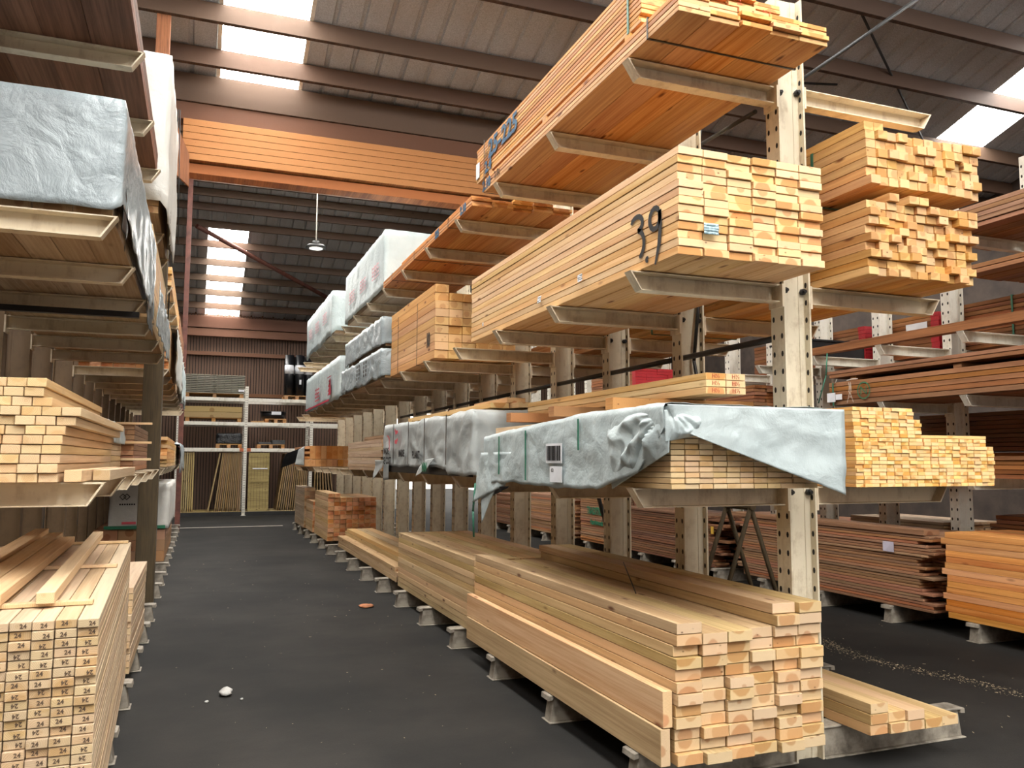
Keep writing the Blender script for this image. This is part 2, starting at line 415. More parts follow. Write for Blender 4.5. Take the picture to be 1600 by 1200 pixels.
def fn(v): return v if callable(v) else (lambda *_: v)
def wrap(root, name, x0, x1, y0, y1, ztop, mat, hemL=None, hemR=None, hemF=None, hemB=None, step=0.035, amp=0.012, seed=0, folds=1.0, top=True, bulge=0.006):
    """plastic sheet over a bundle: top plus the sides whose hem is given, crumpled by one continuous field"""
    zt = fn(ztop)
    bm = bmesh.new()
    so = Vector((seed * 13.7, seed * 5.1, seed * 3.3))
    def field(p, nx):
        a = 1 - abs(noise.noise(Vector((p.x * 3, p.y * 3.2, p.z * 5)) + so)) * 2
        b = 1 - abs(noise.noise(Vector((p.x * 9 + p.z * 6, p.y * 9 + p.z * 4, p.z * 11)) + so)) * 2
        if nx == 'x': c = noise.noise(Vector((0, p.y * 7 + p.z * 2.0, p.z * 1.2)) + so)
        elif nx == 'y': c = noise.noise(Vector((p.x * 14 + p.z * 5, 0, p.z * 2.5)) + so)
        else: c = noise.noise(Vector((p.x * 2, p.y * 5, 0)) + so)
        return amp * (0.7 * a + 0.35 * b + folds * c)
    def grid(us, vs, f, nv, ax):
        vv = [[None] * len(vs) for _ in us]
        for i, u in enumerate(us):
            for j, v in enumerate(vs):
                p = Vector(f(u, v)); e = min(1.0, 4 * min(1.0, 1.0))
                p = p + Vector(nv) * (bulge + field(p, ax))
                vv[i][j] = bm.verts.new(p)
        for i in range(len(us) - 1):
            for j in range(len(vs) - 1):
                fc = bm.faces.new((vv[i][j], vv[i + 1][j], vv[i + 1][j + 1], vv[i][j + 1])); fc.smooth = True
        return vv
    def lin(a, b, n): return [a + (b - a) * i / n for i in range(n + 1)]
    nx = max(4, int((x1 - x0) / step)); ny = max(4, int((y1 - y0) / step)); nz = max(5, int(0.45 / step))
    xs, ys, ts = lin(x0, x1, nx), lin(y0, y1, ny), lin(0, 1, nz)
    G_ = {}
    if top: G_['t'] = grid(xs, ys, lambda x, y: (x, y, zt(y)), (0, 0, 1), 'z')
    for key, hem, X in (('l', hemL, x0), ('r', hemR, x1)):
        if hem is not None:
            hf = fn(hem)
            G_[key] = grid(ys, ts, lambda y, t, X=X, hf=hf: (X, y, zt(y) + (hf(y) - zt(y)) * t), (-1 if key == 'l' else 1, 0, 0), 'x')
    for key, hem, Y in (('f', hemF, y0), ('b', hemB, y1)):
        if hem is not None:
            hf = fn(hem)
            G_[key] = grid(xs, ts, lambda x, t, Y=Y, hf=hf: (x, Y, zt(Y) + (hf(x) - zt(Y)) * t), (0, -1 if key == 'f' else 1, 0), 'y')
    # knit the seams: corner verts move to their common mean
    def knit(A, B):
        for a, b in zip(A, B):
            m = Vector((a.co + b.co) / 2); a.co = m; b.co = m
    if 't' in G_:
        T = G_['t']
        if 'l' in G_: knit(T[0], [r[0] for r in G_['l']])
        if 'r' in G_: knit(T[-1], [r[0] for r in G_['r']])
        if 'f' in G_: knit([r[0] for r in T], [r[0] for r in G_['f']])
        if 'b' in G_: knit([r[-1] for r in T], [r[0] for r in G_['b']])
    for k, kk, i, j in (('l', 'f', 0, 0), ('r', 'f', 0, -1), ('l', 'b', -1, 0), ('r', 'b', -1, -1)):
        if k in G_ and kk in G_:
            A, B = G_[k][i], G_[kk][j]
            if abs(A[-1].co.z - B[-1].co.z) < 0.25: knit(A, B)
    bmesh.ops.remove_doubles(bm, verts=bm.verts, dist=0.0005)
    bmesh.ops.recalc_face_normals(bm, faces=bm.faces)
    org = Vector(((x0 + x1) / 2, (y0 + y1) / 2, zt(y0)))
    for v in bm.verts: v.co -= org
    me = bpy.data.meshes.new(name); bm.to_mesh(me); bm.free(); me.materials.append(mat)
    o = place(name, me, org, root)
    so_ = o.modifiers.new('thickness', 'SOLIDIFY'); so_.thickness = 0.0015; so_.offset = 0
    return o
def flap(root, name, mat, pts, n=14, amp=0.012, seed=0, nrm=(-1, 0, 0), back=None, dome=0.0, fan=None):
    """sheet through four corners, creased"""
    A, B, C_, D = [Vector(p) for p in pts]; bm = bmesh.new(); vv = []
    for i in range(n + 1):
        row = []
        for j in range(n + 1):
            u, v = i / n, j / n
            p = A * (1 - u) * (1 - v) + B * u * (1 - v) + C_ * u * v + D * (1 - u) * v
            d = 1 - 2 * abs(noise.noise(p * 5 + Vector((seed * 3.1, 0, seed))))
            if fan:
                q_ = (p.y - fan[0]) if abs(nrm[0]) > .5 else (p.x - fan[0]); r_ = math.hypot(q_, p.z - fan[1]); a_ = math.atan2(p.z - fan[1], q_)
                d = (1 - 2.4 * abs(noise.noise(Vector((a_ * 3.6 + r_ * 2.0, r_ * 3.5, seed * 1.7))))) * min(1.0, r_ / 0.09) + 0.5 * (1 - 2 * abs(noise.noise(p * 9)))
            k = math.sin(math.pi * u) * math.sin(math.pi * v) if dome else 1.0
            row.append(bm.verts.new(p + Vector(nrm) * (dome * min(1.0, 2 * k) + amp * min(1.0, 1.6 * k) * (d + 0.6 * noise.noise(p * 14 + Vector((seed, 0, 0)))))))
        vv.append(row)
    for i in range(n):
        for j in range(n):
            f = bm.faces.new((vv[i][j], vv[i + 1][j], vv[i + 1][j + 1], vv[i][j + 1])); f.smooth = True
    o0 = sum((Vector(p) for p in pts), Vector()) / 4
    for v in bm.verts: v.co -= o0
    me = bpy.data.meshes.new(name); bm.to_mesh(me); bm.free(); me.materials.append(mat)
    if back: me.materials.append(back)
    o = place(name, me, o0, root)
    m = o.modifiers.new('thickness', 'SOLIDIFY'); m.thickness = 0.002
    if back: m.material_offset = 1
    return o
def wav(a, b, seed=0, f=3.0):
    return lambda t: a + b * noise.noise(Vector((t * f, seed * 7.3, 0.3)))

# ================================================================== THE BUILDING
struct('floor', G().box(-4, 14, -20, 45, -0.2, 0), M_FLOOR, label='dark grey asphalt floor of the timber hall')
Z_VALLEY, Y_VALLEY, SLOPE = 6.62, 11.2, 0.31
def zn(y): return Z_VALLEY + SLOPE * (Y_VALLEY - y)                     # near slope, rises towards the camera
Y_RIDGE, Y_BACK = 3.1, 27.1
def zb(y): return zn(Y_RIDGE) - SLOPE * (Y_RIDGE - y)                   # behind the near ridge
Y_RIDGE2 = 19.3
def zf(y): return 6.15 + SLOPE * (27.0 - y)
def zm(y): return Z_VALLEY + (zf(Y_RIDGE2) - Z_VALLEY) * (y - Y_VALLEY) / (Y_RIDGE2 - Y_VALLEY)
RIB = 1.0 / 3.0
STRIPS = ((-3.62, -2.95), (0.05, 1.10), (11.38, 12.43))  # leftmost strip is out of view, added to brighten aisle-facing sides
def sheet(g, xa, xb, ya, yb, zfun, m=0):
    pts = []
    k = math.ceil((xa - 0.05 - 0.031) / RIB)
    pts.append((xa, 0.0))
    while 0.05 + k * RIB < xb + 0.001:
        c = 0.05 + k * RIB
        for dx, dz in ((-0.036, 0), (-0.018, 0.038), (0.018, 0.038), (0.036, 0)):
            x = c + dx
            if xa < x < xb: pts.append((x, dz))
        k += 1
    pts.append((xb, 0.0))
    for (xA, dA), (xB, dB) in zip(pts, pts[1:]):
        g.face([(xA, ya, zfun(ya) + dA), (xB, ya, zfun(ya) + dB), (xB, yb, zfun(yb) + dB), (xA, yb, zfun(yb) + dA)], m)
def gaps(strips, xa=-4.0, xb=14.0):
    x = xa; out = []
    for a, b in strips: out.append((x, a)); x = b
    out.append((x, xb)); return out
roof = G()
for xa, xb in gaps(STRIPS): sheet(roof, xa, xb, Y_RIDGE, Y_VALLEY + 0.15, zn)
STRIPS_FRONT = ((-3.62, -2.95), (0.05, 1.10), (3.05, 4.10), (11.38, 12.43))  # leftmost strip and the one over the middle rack are unseen additions for light
for xa, xb in gaps(STRIPS_FRONT): sheet(roof, xa, xb, -6.0, Y_RIDGE, zb)
for xa, xb in gaps(((0.05, 1.05), (2.7, 3.7), (11.38, 12.38))): sheet(roof, xa, xb, Y_VALLEY + 0.15, Y_RIDGE2, zm)
sheet(roof, -4, 14, Y_RIDGE2, 22.1, zf)
for xa, xb in gaps(((0.0, 1.0),)): sheet(roof, xa, xb, 22.1, Y_BACK, zf)
struct('ceiling', roof, M_ROOF, label='grey corrugated roof sheets with dark ribs')
wi = 1
for a, b in STRIPS:
    g = G(); sheet(g, a, b, Y_RIDGE, Y_VALLEY + 0.1, zn); struct('window_%d' % wi, g, M_SKYLIGHT, label='bright translucent skylight strip in the roof, the leftmost added for light'); wi += 1
for a, b in STRIPS_FRONT:
    g = G(); sheet(g, a, b, -6.0, Y_RIDGE, zb); struct('window_%d' % wi, g, M_SKYLIGHT, label='bright translucent skylight strip past the ridge, unseen, some added for light'); wi += 1
for a in (0.05, 2.7, 11.38):  # mid-slope strips are added out of sight to brighten the far bay
    g = G(); sheet(g, a, a + 1.0, Y_VALLEY + 0.15, Y_RIDGE2, zm); struct('window_%d' % wi, g, M_SKYLIGHT, label='bright translucent strip beyond the girder, unseen and added for light'); wi += 1
g = G(); sheet(g, 0.0, 1.0, 22.1, Y_BACK, zf); struct('window_%d' % wi, g, M_SKYLIGHT, label='bright translucent skylight strip above the end wall'); wi += 1
ti = [0]
def trim(g, mat, label, bevel=0.0):
    ti[0] += 1
    return struct('trim_%d' % ti[0], g, mat, bevel, label)
# white frames along the skylight edges
for a, b in STRIPS[1:2]:
    for x in (a, b):
        trim(G().prism([(Y_RIDGE, zn(Y_RIDGE) - 0.02), (Y_VALLEY, zn(Y_VALLEY) - 0.02), (Y_VALLEY, zn(Y_VALLEY) - 0.002), (Y_RIDGE, zn(Y_RIDGE) - 0.002)], x - 0.025, x + 0.025, 'x'), M_WHITE, 'pale edge strip of the skylight')
# purlins
for y in (3.4, 4.5, 5.6, 6.75, 7.91, 8.88, 9.95, 10.66):
    trim(G().box(-4, 14, y - 0.035, y + 0.035, zn(y) - 0.24, zn(y) - 0.015), W_PURLIN, 'dark brown timber purlin under the near roof slope', 0.004)
for y in (12.6, 13.8, 15.0, 16.2, 17.4, 18.6):
    trim(G().box(-4, 14, y - 0.035, y + 0.035, zm(y) - 0.22, zm(y) - 0.012), W_PURLIN, 'dark brown timber purlin under the middle roof slope', 0.004)
for y in (20.09, 20.62, 21.22, 21.96, 22.87, 23.79, 24.64, 25.47, 26.3):
    trim(G().box(-4, 14, y - 0.035, y + 0.035, zf(y) - 0.20, zf(y) - 0.012), W_PURLIN, 'dark brown timber purlin under the far roof slope', 0.004)
# girder under the valley
trim(G().box(-4, 14, 11.05, 11.25, 6.22, 6.60), W_PURLIN, 'stained timber valley beam under the roof gutter', 0.006)
trim(G().box(-4, 14, 11.07, 11.30, 5.98, 6.215), W_REDBEAM, 'reddish brown beam below the valley beam', 0.004)
g = G()
for k in range(6):
    g.box(-0.35, 9.0, 10.97, 11.2, 5.42 + k * 0.09, 5.506 + k * 0.09)
trim(g, W_GLULAM, 'laminated orange timber girder spanning the hall', 0.003)
trim(G().box(-0.35, 9.0, 11.05, 11.30, 5.27, 5.40), W_GLULAM, 'yellowish lower board of the laminated girder', 0.004)
# brown gusset board and columns at the girder end
trim(G().prism([(-0.465, 5.93), (-0.262, 5.45), (-0.250, 5.04), (-0.395, 5.16)], 10.88, 10.94, 'y'), M_COLUMN, 'orange brown bracing board beside the girder end')
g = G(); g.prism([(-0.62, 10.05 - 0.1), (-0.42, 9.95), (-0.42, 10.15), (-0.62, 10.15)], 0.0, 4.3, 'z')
trim(g, M_OLIVE, 'timber column in the racking row, its shade put in as dark olive', 0.006)
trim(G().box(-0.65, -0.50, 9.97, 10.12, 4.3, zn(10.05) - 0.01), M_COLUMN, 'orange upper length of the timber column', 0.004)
trim(G().box(-0.475, -0.365, 19.95, 20.06, 0.0, zf(20.0) - 0.02), M_RUST, 'slim red oxide steel column past the girder', 0.003)
trim(G().tube((-0.42, 10.6, 3.0), (-0.40, 10.6, 5.9), 0.008), M_BLACK, 'dark hanging cable beside the red column')
trim(G().tube((-0.34, 10.6, 4.2), (-0.38, 10.6, 5.9), 0.006), M_BLACK, 'thin dark cable beside the red column')
trim(G().tube((-0.28, 21.77, zf(21.77) - 0.3), (3.9, 25.3, zf(25.3) - 0.3), 0.06, 10), M_RUST, 'diagonal steel wind brace under the far roof')
trim(G().tube((7.9, 8.0, zn(8.0) - 0.1), (11.5, 10.2, zn(10.2) - 0.1), 0.018, 6), M_BLACK, 'thin dark brace rod under the roof sheets')
trim(G().tube((4.6, 9.9, zn(9.9) - 0.1), (8.6, 9.2, zn(9.2) - 0.1), 0.018, 6), M_BLACK, 'thin dark brace rod below the middle purlin')
# end wall of vertical boards with a bright doorway, side walls
DX0, DX1, DZ = BACK_DOOR
g = G(); rs = random.Random(3); x = -4.0
while x < 14:
    wd = 0.085 + rs.uniform(-0.01, 0.012); d = rs.uniform(0, 0.012)
    if DX0 - wd < x < DX1: g.box(x, x + wd - 0.012, Y_BACK - 0.03 - d, Y_BACK - d, DZ, 6.2)
    else: g.box(x, x + wd - 0.02, Y_BACK - 0.03 - d, Y_BACK - d, 0, 6.2)
    x += wd
g.box(-4, DX0, Y_BACK, Y_BACK + 0.05, 0, 6.2, 1); g.box(DX1, 14, Y_BACK, Y_BACK + 0.05, 0, 6.2, 1); g.box(DX0, DX1, Y_BACK, Y_BACK + 0.05, DZ, 6.2, 1)
struct('wall_back', g, [W_WALL, M_HOLE], label='end wall of dark vertical timber boards')
struct('wall_front', G().box(-4, ADDED_FRONT_DOOR[0], -6.1, -6, 0, 6.6).box(ADDED_FRONT_DOOR[1], 14, -6.1, -6, 0, 6.6).box(ADDED_FRONT_DOOR[0], ADDED_FRONT_DOOR[1], -6.1, -6, ADDED_FRONT_DOOR[2], 6.6), W_WALL, label='unseen front wall with a doorway added for daylight')  # unseen wall, put in to hold back sky light behind the camera
M_DIMWALL = plain('dark_brown_cladding', (74, 62, 54), 0.8, 0.2, 3.0)
struct('wall_left', G().box(-4.1, -4, -6, Y_BACK, 0, 9.2), M_DIMWALL, label='dark side wall behind the tan racking')
struct('wall_right', G().box(14, 14.1, -6, Y_BACK, 0, 9.2), M_DIMWALL, label='dark side wall beyond the second aisle')
trim(G().box(-4, 14, 26.75, 26.92, 5.66, 6.02), W_REDBEAM, 'red brown eaves beam above the end wall', 0.005)
trim(G().box(-4, 14, 26.78, 26.95, 5.40, 5.64), W_OLD, 'dark timber rail under the eaves beam', 0.005)
trim(G().box(-4, 14, 26.92, 27.02, 4.82, 4.94), W_OLD, 'horizontal rail across the end wall boards', 0.004)
trim(G().box(-4, 14, 26.92, 27.02, 3.55, 3.66), W_OLD, 'lower horizontal rail across the end wall boards', 0.004)
trim(G().box(DX0 - 0.12, DX0, 26.9, 27.12, 0, DZ + 0.1), M_WHITE, 'pale jamb of the open doorway')
trim(G().box(DX1, DX1 + 0.12, 26.9, 27.12, 0, DZ + 0.1), M_WHITE, 'second pale jamb of the open doorway')
trim(G().box(-0.6, 1.95, 20.88, 20.96, 0.0, 0.003), M_WHITEINK, 'thin white line painted across the aisle floor')

# ================================================================== CANTILEVER RACKS
def post_mesh(H, mat, dpt=0.115, wd=0.256):
    k = ('post', H, mat.name, wd)
    if k in _bm: return _bm[k]
    g = G(); h = wd / 2
    g.box(-h, -h + 0.012, -dpt / 2, dpt / 2, 0, H); g.box(h - 0.012, h, -dpt / 2, dpt / 2, 0, H)
    g.box(-h + 0.012, h - 0.012, -0.012, 0.0, 0, H)
    g.box(-h + 0.012, -h + 0.05, -0.016, -0.012, 0, H); g.box(h - 0.05, h - 0.012, -0.016, -0.012, 0, H)
    z = 0.10
    while z < H - 0.05:                       # pairs of bolt holes on both flanges
        for yy in (-0.034, 0.034):
            for xx, s in ((-h, -1), (h - 0.012, -1)):
                pts = [(xx + s * 0.0012, yy + 0.010 * math.cos(a), z + 0.017 * math.sin(a)) for a in [i * math.pi / 4 for i in range(8)]]
                g.face(pts, 1)
        z += 0.1
    _bm[k] = g.mesh('upright', [mat, M_HOLE]); return _bm[k]
def arm_mesh(L, side, mat, hgt=0.1):
    k = ('arm', round(L, 3), side, mat.name)
    if k in _bm: return _bm[k]
    g = G(); s = side; d = 0.036; sl = 0.07
    def X(v): return s * v
    g.prism([(X(0), -hgt), (X(L - sl), -hgt), (X(L), 0), (X(0), 0)], d - 0.006, d, 'y')
    g.prism([(X(0), -0.006), (X(L), -0.006), (X(L), 0), (X(0), 0)], -d, d - 0.006, 'y')
    g.prism([(X(0), -hgt), (X(L - sl), -hgt), (X(L - sl), -hgt + 0.006), (X(0), -hgt + 0.006)], -d, d - 0.006, 'y')
    g.prism([(X(L - sl), -hgt), (X(L - sl) + s * 0.009, -hgt), (X(L) + s * 0.004, 0), (X(L) - s * 0.006, 0)], -d, d - 0.006, 'y')
    g.box(min(X(0), X(0.012)), max(X(0), X(0.012)), -0.06, 0.06, -hgt - 0.03, 0.0)
    _bm[k] = g.mesh('arm', mat); return _bm[k]
def base_mesh(L, side, mat, h=0.17):
    k = ('base', round(L, 3), side, mat.name)
    if k in _bm: return _bm[k]
    g = G(); s = side
    def bx(a, b, y0, y1, z0, z1): g.box(min(s * a, s * b), max(s * a, s * b), y0, y1, z0, z1)
    g.prism([(0, 0.008), (s * (L - 0.01), 0.008), (s * (L - 0.035), h - 0.012), (0, h - 0.012)], -0.045, 0.045, 'y')
    bx(0, L, -0.068, 0.068, 0, 0.008)
    bx(0, L - 0.02, -0.06, 0.06, h - 0.012, h)
    g.prism([(s * (L - 0.03), h), (s * (L + 0.004), h - 0.004), (s * (L + 0.008), h - 0.035), (s * (L - 0.03), h - 0.03)], -0.06, 0.06, 'y')
    _bm[k] = g.mesh('base_foot', mat, bevel=0.003); return _bm[k]
def bolt_mesh():
    if 'bolt' not in _bm:
        _bm['bolt'] = G().tube((0, 0, 0), (0, -0.02, 0), 0.018, 6).tube((0, -0.02, 0), (0, -0.035, 0), 0.010, 8).mesh('bolt', M_BLACK)
    return _bm['bolt']
def rack(label, px, ys, H, left, right, matp, mata, matb, wd=0.256, bolts=0, levels_of=None):
    root = thing('cantilever_rack', label, 'rack', (px, ys[0], 0))
    for i, y in enumerate(ys):
        place('upright', post_mesh(H, matp, wd=wd), (px, y, 0), root)
        for s, (L, lv) in ((-1, left), (1, right)):
            if L is None: continue
            place('base_foot', base_mesh(L + 0.02, s, matb), (px + s * wd / 2, y, 0), root)
            for z in (levels_of(i, s) if levels_of else lv):
                a = place('arm', arm_mesh(L, s, mata), (px + s * wd / 2, y, z), root)
                if i < bolts: place('bolt', bolt_mesh(), (px + s * (wd / 2 - 0.03), y - 0.02, z - 0.03), a)
    return root
YA = [3.755 + 1.055 * k for k in range(16)]
rackA = rack('cream cantilever racking between the two aisles, loaded on both sides', 3.12, YA, 4.3, (0.957, (3.75, 2.592, 1.46)), (1.003, (3.77, 2.592, 1.46)), M_POST, M_CREAM, M_BASE, wd=0.185, bolts=3,
             levels_of=lambda i, s: (3.77 if s > 0 else 3.75, 2.592, 1.46))
for i in range(9):
    G().tube((3.06, YA[i] + 0.02, 2.30), (3.06, YA[i + 1] - 0.02, 2.30), 0.019, 8).build('tie_tube', M_BLACK, rackA)
g = G().tube((3.20, YA[1] - 0.05, 2.9), (3.13, YA[1] - 0.05, 2.28), 0.012, 6).tube((3.13, YA[1] - 0.05, 2.28), (3.2, YA[1] - 0.05, 1.9), 0.012, 6); g.build('brace_rod', M_BLACK, rackA)
G().tube((3.27, 3.80, 3.86), (4.42, 3.80, 4.72), 0.012, 8).build('brace_rod', M_BLACK, rackA)
G().tube((3.06, 3.95, 3.70), (3.55, 5.4, 4.05), 0.014, 8).build('brace_rod', M_BLACK, rackA)
G().tube((3.42, 5.2, 3.75), (3.6, 5.35, 4.22), 0.03, 8).build('brace_rod', M_BLACK, rackA)
G().tube((3.45, 6.9, 1.35), (3.3, 5.9, 0.2), 0.02, 6).build('brace_rod', M_BLACK, rackA)

YB = [3.97 + 1.02 * k for k in range(6)] + [10.55 + 1.02 * k for k in range(10)]
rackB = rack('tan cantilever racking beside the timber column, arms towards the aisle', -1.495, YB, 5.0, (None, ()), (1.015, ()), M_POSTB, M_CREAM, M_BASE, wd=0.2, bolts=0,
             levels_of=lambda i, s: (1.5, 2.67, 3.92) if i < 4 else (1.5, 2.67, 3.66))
YC = [4.55 + 0.985 * k for k in range(16)]
rackC = rack('white cantilever racking of dark hardwood across the second aisle', 7.57, YC, 4.6, (0.97, (3.715, 2.8, 2.21, 1.45)), (0.97, (2.8, 1.45)), M_WHITE, M_WHITE, M_BASE, wd=0.2,
             levels_of=lambda i, s: (3.715, 2.80, 2.21, 1.45) if s < 0 else (2.80, 1.45))

# ================================================================== MIDDLE RACK, AISLE SIDE
AISLE = 'the aisle'
# floor level: the big stack at the front
H1 = [12, 11, 11, 11, 13, 13]
G1 = loose_stack('pine_board', 'rough pine board', 'in the front floor stack', 2.140, 0.172, 3.46, 3.05, 0.1405, 0.0535, H1, W_FLOOR, AISLE, 'board',
                 'boards of the big front floor stack', jy=0.022, jx=0.0018, gx=0.0045, gz=0.0016, seed=5, y_of=lambda c, r: -0.02 if r == 0 else 0)
for i, (x, z, ln, txt) in enumerate(((2.092, 0.172, 3.0, 'reddish plank on edge along the bottom of the big floor stack'), (2.106, 0.346, 3.04, 'pale plank on edge resting on the reddish plank, big floor stack'))):
    tag(place('edge_plank', board_mesh(0.052, 0.17, ln, W_FLOOR if i == 0 else W_PINE), (x, 3.475 + ln / 2, z + 0.086)), txt, 'plank')
g = G().tube((2.55, 4.56, 0.785), (2.73, 5.05, 0.91), 0.004, 6)
tag(g.build('strap_end', M_DARKSTRAP), 'loose dark strap end lying over the big floor stack', 'strap')
# floor level: second, third and farther stacks along the aisle
loose_stack('stacked_board', 'pine board', 'in the second floor stack', 2.165, 0.172, 6.60, 2.78, 0.137, 0.0535, [11, 11, 11, 11, 11, 11], W_FLOOR, AISLE, 'board',
            'boards of the second floor stack', jy=0.02, keep=lambda c, r, n: c == 0 or r == n - 1, seed=6)
loose_stack('low_board', 'pale pine board', 'in the low third floor stack', 2.20, 0.172, 9.75, 4.3, 0.14, 0.056, [3, 5, 5, 5, 4], W_FLOOR, AISLE, 'board',
            'boards of the low third floor stack', jy=0.15, keep=lambda c, r, n: c == 0 or r >= 3, seed=7)
loose_stack('joist', 'reddish-ended joist', 'in the brick-like floor stack', 2.15, 0.172, 14.85, 1.75, 0.104, 0.075, [11, 11, 10, 10, 10, 10, 10, 10], W_RIDGE, AISLE, 'joist',
            'joists of the far brick-like floor stack', jy=0.03, seed=8)
loose_stack('far_joist', 'pale joist', 'in the pile behind reddish joists', 2.13, 0.172, 16.75, 1.1, 0.112, 0.075, [8, 8, 8, 8], W_RIDGE, AISLE, 'joist',
            'joists of the lower floor stack', keep=lambda c, r, n: c == 0 or r == n - 1, seed=9)
loose_stack('grey_board', 'greyish board', 'in the last floor stack', 2.10, 0.172, 17.95, 1.75, 0.112, 0.075, [11, 11, 10], W_WEATHER, AISLE, 'board',
            'boards of the last floor stack', keep=lambda c, r, n: c == 0 or r == n - 1, seed=10)
# the stack sprayed 3.9
G39 = loose_stack('sawn_board', 'pine board', 'in the stack sprayed 3.9', 2.125, 2.597, 3.35, 3.25, 0.142, 0.0402, [13] * 6, W_PINE, AISLE, 'board',
                  'boards of the stack sprayed 3.9', jy=0.013, seed=21)
def t39(u, v): return (2.1215, 3.765 - u, 2.635 + v * 0.9)
sn = thing('sprayed_number', 'black 3.9 sprayed by hand on the side of the pine stack', 'marking', (2.1215, 3.6, 2.63))
g = G(); ribbon(g, arc(0.02, 0.235, 0.062, 0.045, 160, -80, 10) + arc(0.02, 0.11, 0.075, 0.085, 80, -70, 10), 0.031, t39); g.build('digit', M_BLACKPAINT, sn)
g = G(); ribbon(g, arc(0.125, 0.0, 0.010, 0.010, 0, 330, 8), 0.02, t39); g.build('dot', M_BLACKPAINT, sn)
g = G(); ribbon(g, arc(0.205, 0.215, 0.05, 0.06, 20, 380, 14) + [(0.256, 0.25), (0.258, 0.16), (0.245, 0.06), (0.205, -0.05)], 0.031, t39); g.build('digit', M_BLACKPAINT, sn)
def paper(name, label, x, y, z, face, wd=0.05, ht=0.05, mat=M_PAPER, seed=0, cat='label'):
    g = G(); rs = random.Random(seed); n = 4
    P = []
    for i in range(n + 1):
        P.append([(wd * (i / n - .5), ht * (j / n - .5), 0.006 + 0.008 * rs.random()) for j in range(n + 1)])
    for i in range(n):
        for j in range(n):
            q4 = [P[i][j], P[i + 1][j], P[i + 1][j + 1], P[i][j + 1]]
            g.face([(x + a, y - c, z + b) if face == 'f' else (x - c, y - a, z + b) for a, b, c in q4], 0, True)
    o = g.build(name, mat); so = o.modifiers.new('thickness', 'SOLIDIFY'); so.thickness = 0.001
    return tag(o, label, cat)
paper('paper_tag', 'crumpled pale blue tag stapled on the ends of the stack sprayed 3.9', 2.30, 3.335, 2.73, 'f', 0.085, 0.055, plain('pale_blue_tag', (176, 206, 216), 0.6, 0.1), 3, 'tag')
for i, (y, z, lb) in enumerate(((4.42, 2.70, 'white paper scrap stapled just past the sprayed 3.9'), (5.06, 2.685, 'second white paper scrap farther along the stack sprayed 3.9'), (6.25, 2.70, 'small paper scrap near the far end of the stack sprayed 3.9'))):
    paper('paper_scrap', lb, 2.121, y, z, 'l', 0.06 if i < 2 else 0.03, 0.045 if i < 2 else 0.03, M_PAPER, 5 + i, 'paper scrap')

# top level: long boards 25-225
t1 = thing('lumber_bundle', 'long top bundle of wide boards stencilled 25-225 in blue', 'lumber bundle', (2.53, 3.25, 3.755))
bundle_boards(t1, 2.075, 3.757, 3.25, 2.88, 0.182, 0.0262, 5, 4, W_TOP, jy=0.02, seed=31)
rs = random.Random(4)
for k, (y, x) in enumerate(((3.75, 2.6), (4.9, 2.54), (6.0, 2.54))):
    place('spacer', board_mesh(0.9, 0.028, 0.06, W_TOP), (2.53, y, 3.757 + 4 * 0.0274 + 0.0145), t1)
bundle_boards(t1, 2.085, 3.895, 3.62, 2.74, 0.182, 0.0252, 5, 11, W_TOP, jy=0.02, seed=32)
strap(t1, 2.07, 3.0, 3.755, 4.19, 6.12, M_DARKSTRAP, 0.012)
strap(t1, 2.07, 3.0, 3.755, 3.868, 3.52, M_DARKSTRAP, 0.012)
strap(t1, 2.08, 3.0, 3.895, 4.19, 3.74, M_GREENSTRAP, 0.02)
text('25-225', 0.20, M_BLUEPAINT, (2.0785, 5.72, 4.075), ROT_LEFT, t1, 'stencil', bold=0.006, sx=1.15)
text('2.4', 0.13, M_BLUEPAINT, (2.0785, 6.05, 3.955), ROT_LEFT, t1, 'stencil', bold=0.006)
text('2.10', 0.11, M_BLUEPAINT, (2.0735, 6.07, 3.81), ROT_LEFT, t1, 'stencil', bold=0.006)
text('57 S', 0.07, M_INK, (2.0785, 6.07, 4.06), ROT_LEFT, t1, 'stencil')
text('2.8c', 0.08, M_INK, (2.0735, 5.82, 3.82), ROT_LEFT, t1, 'stencil')
G().box(2.076, 2.082, 6.27, 6.345, 3.93, 4.06).build('paper_label', M_PAPER, t1)
for k, (x, z) in enumerate(((2.68, 4.02), (2.86, 3.97), (2.68, 4.14), (2.88, 4.1))):
    text('SF 4', 0.035, M_REDINK, (x, 3.595, z), ROT_FRONT, t1, 'end_stamp'); text('IIIIII', 0.022, M_REDINK, (x + 0.02, 3.595, z - 0.026), ROT_FRONT, t1, 'end_stamp')
t2 = thing('lumber_bundle', 'thin top bundle of wide orange boards beyond the stencilled one', 'lumber bundle', (2.53, 6.5, 3.755))
bundle_boards(t2, 2.09, 3.757, 6.48, 3.62, 0.182, 0.0262, 5, 3, W_TOP, jy=0.04, seed=33)
for k, (y, ln, x) in enumerate(((6.55, 2.6, 2.17), (6.6, 1.9, 2.36), (6.5, 3.0, 2.55))):
    place('loose_top_board', board_mesh(0.18, 0.026, ln, W_TOP), (x + 0.02, y + ln / 2, 3.757 + 3 * 0.0274 + 0.0145), t2)
for y in (7.2, 8.5, 9.6): strap(t2, 2.085, 3.01, 3.755, 3.84, y, M_DARKSTRAP, 0.012)
text('2.10', 0.10, M_BLUEPAINT, (2.0885, 6.75, 3.80), ROT_LEFT, t2, 'stencil', bold=0.006)
text('225', 0.10, M_BLUEPAINT, (2.0885, 7.6, 3.80), ROT_LEFT, t2, 'stencil', bold=0.006)

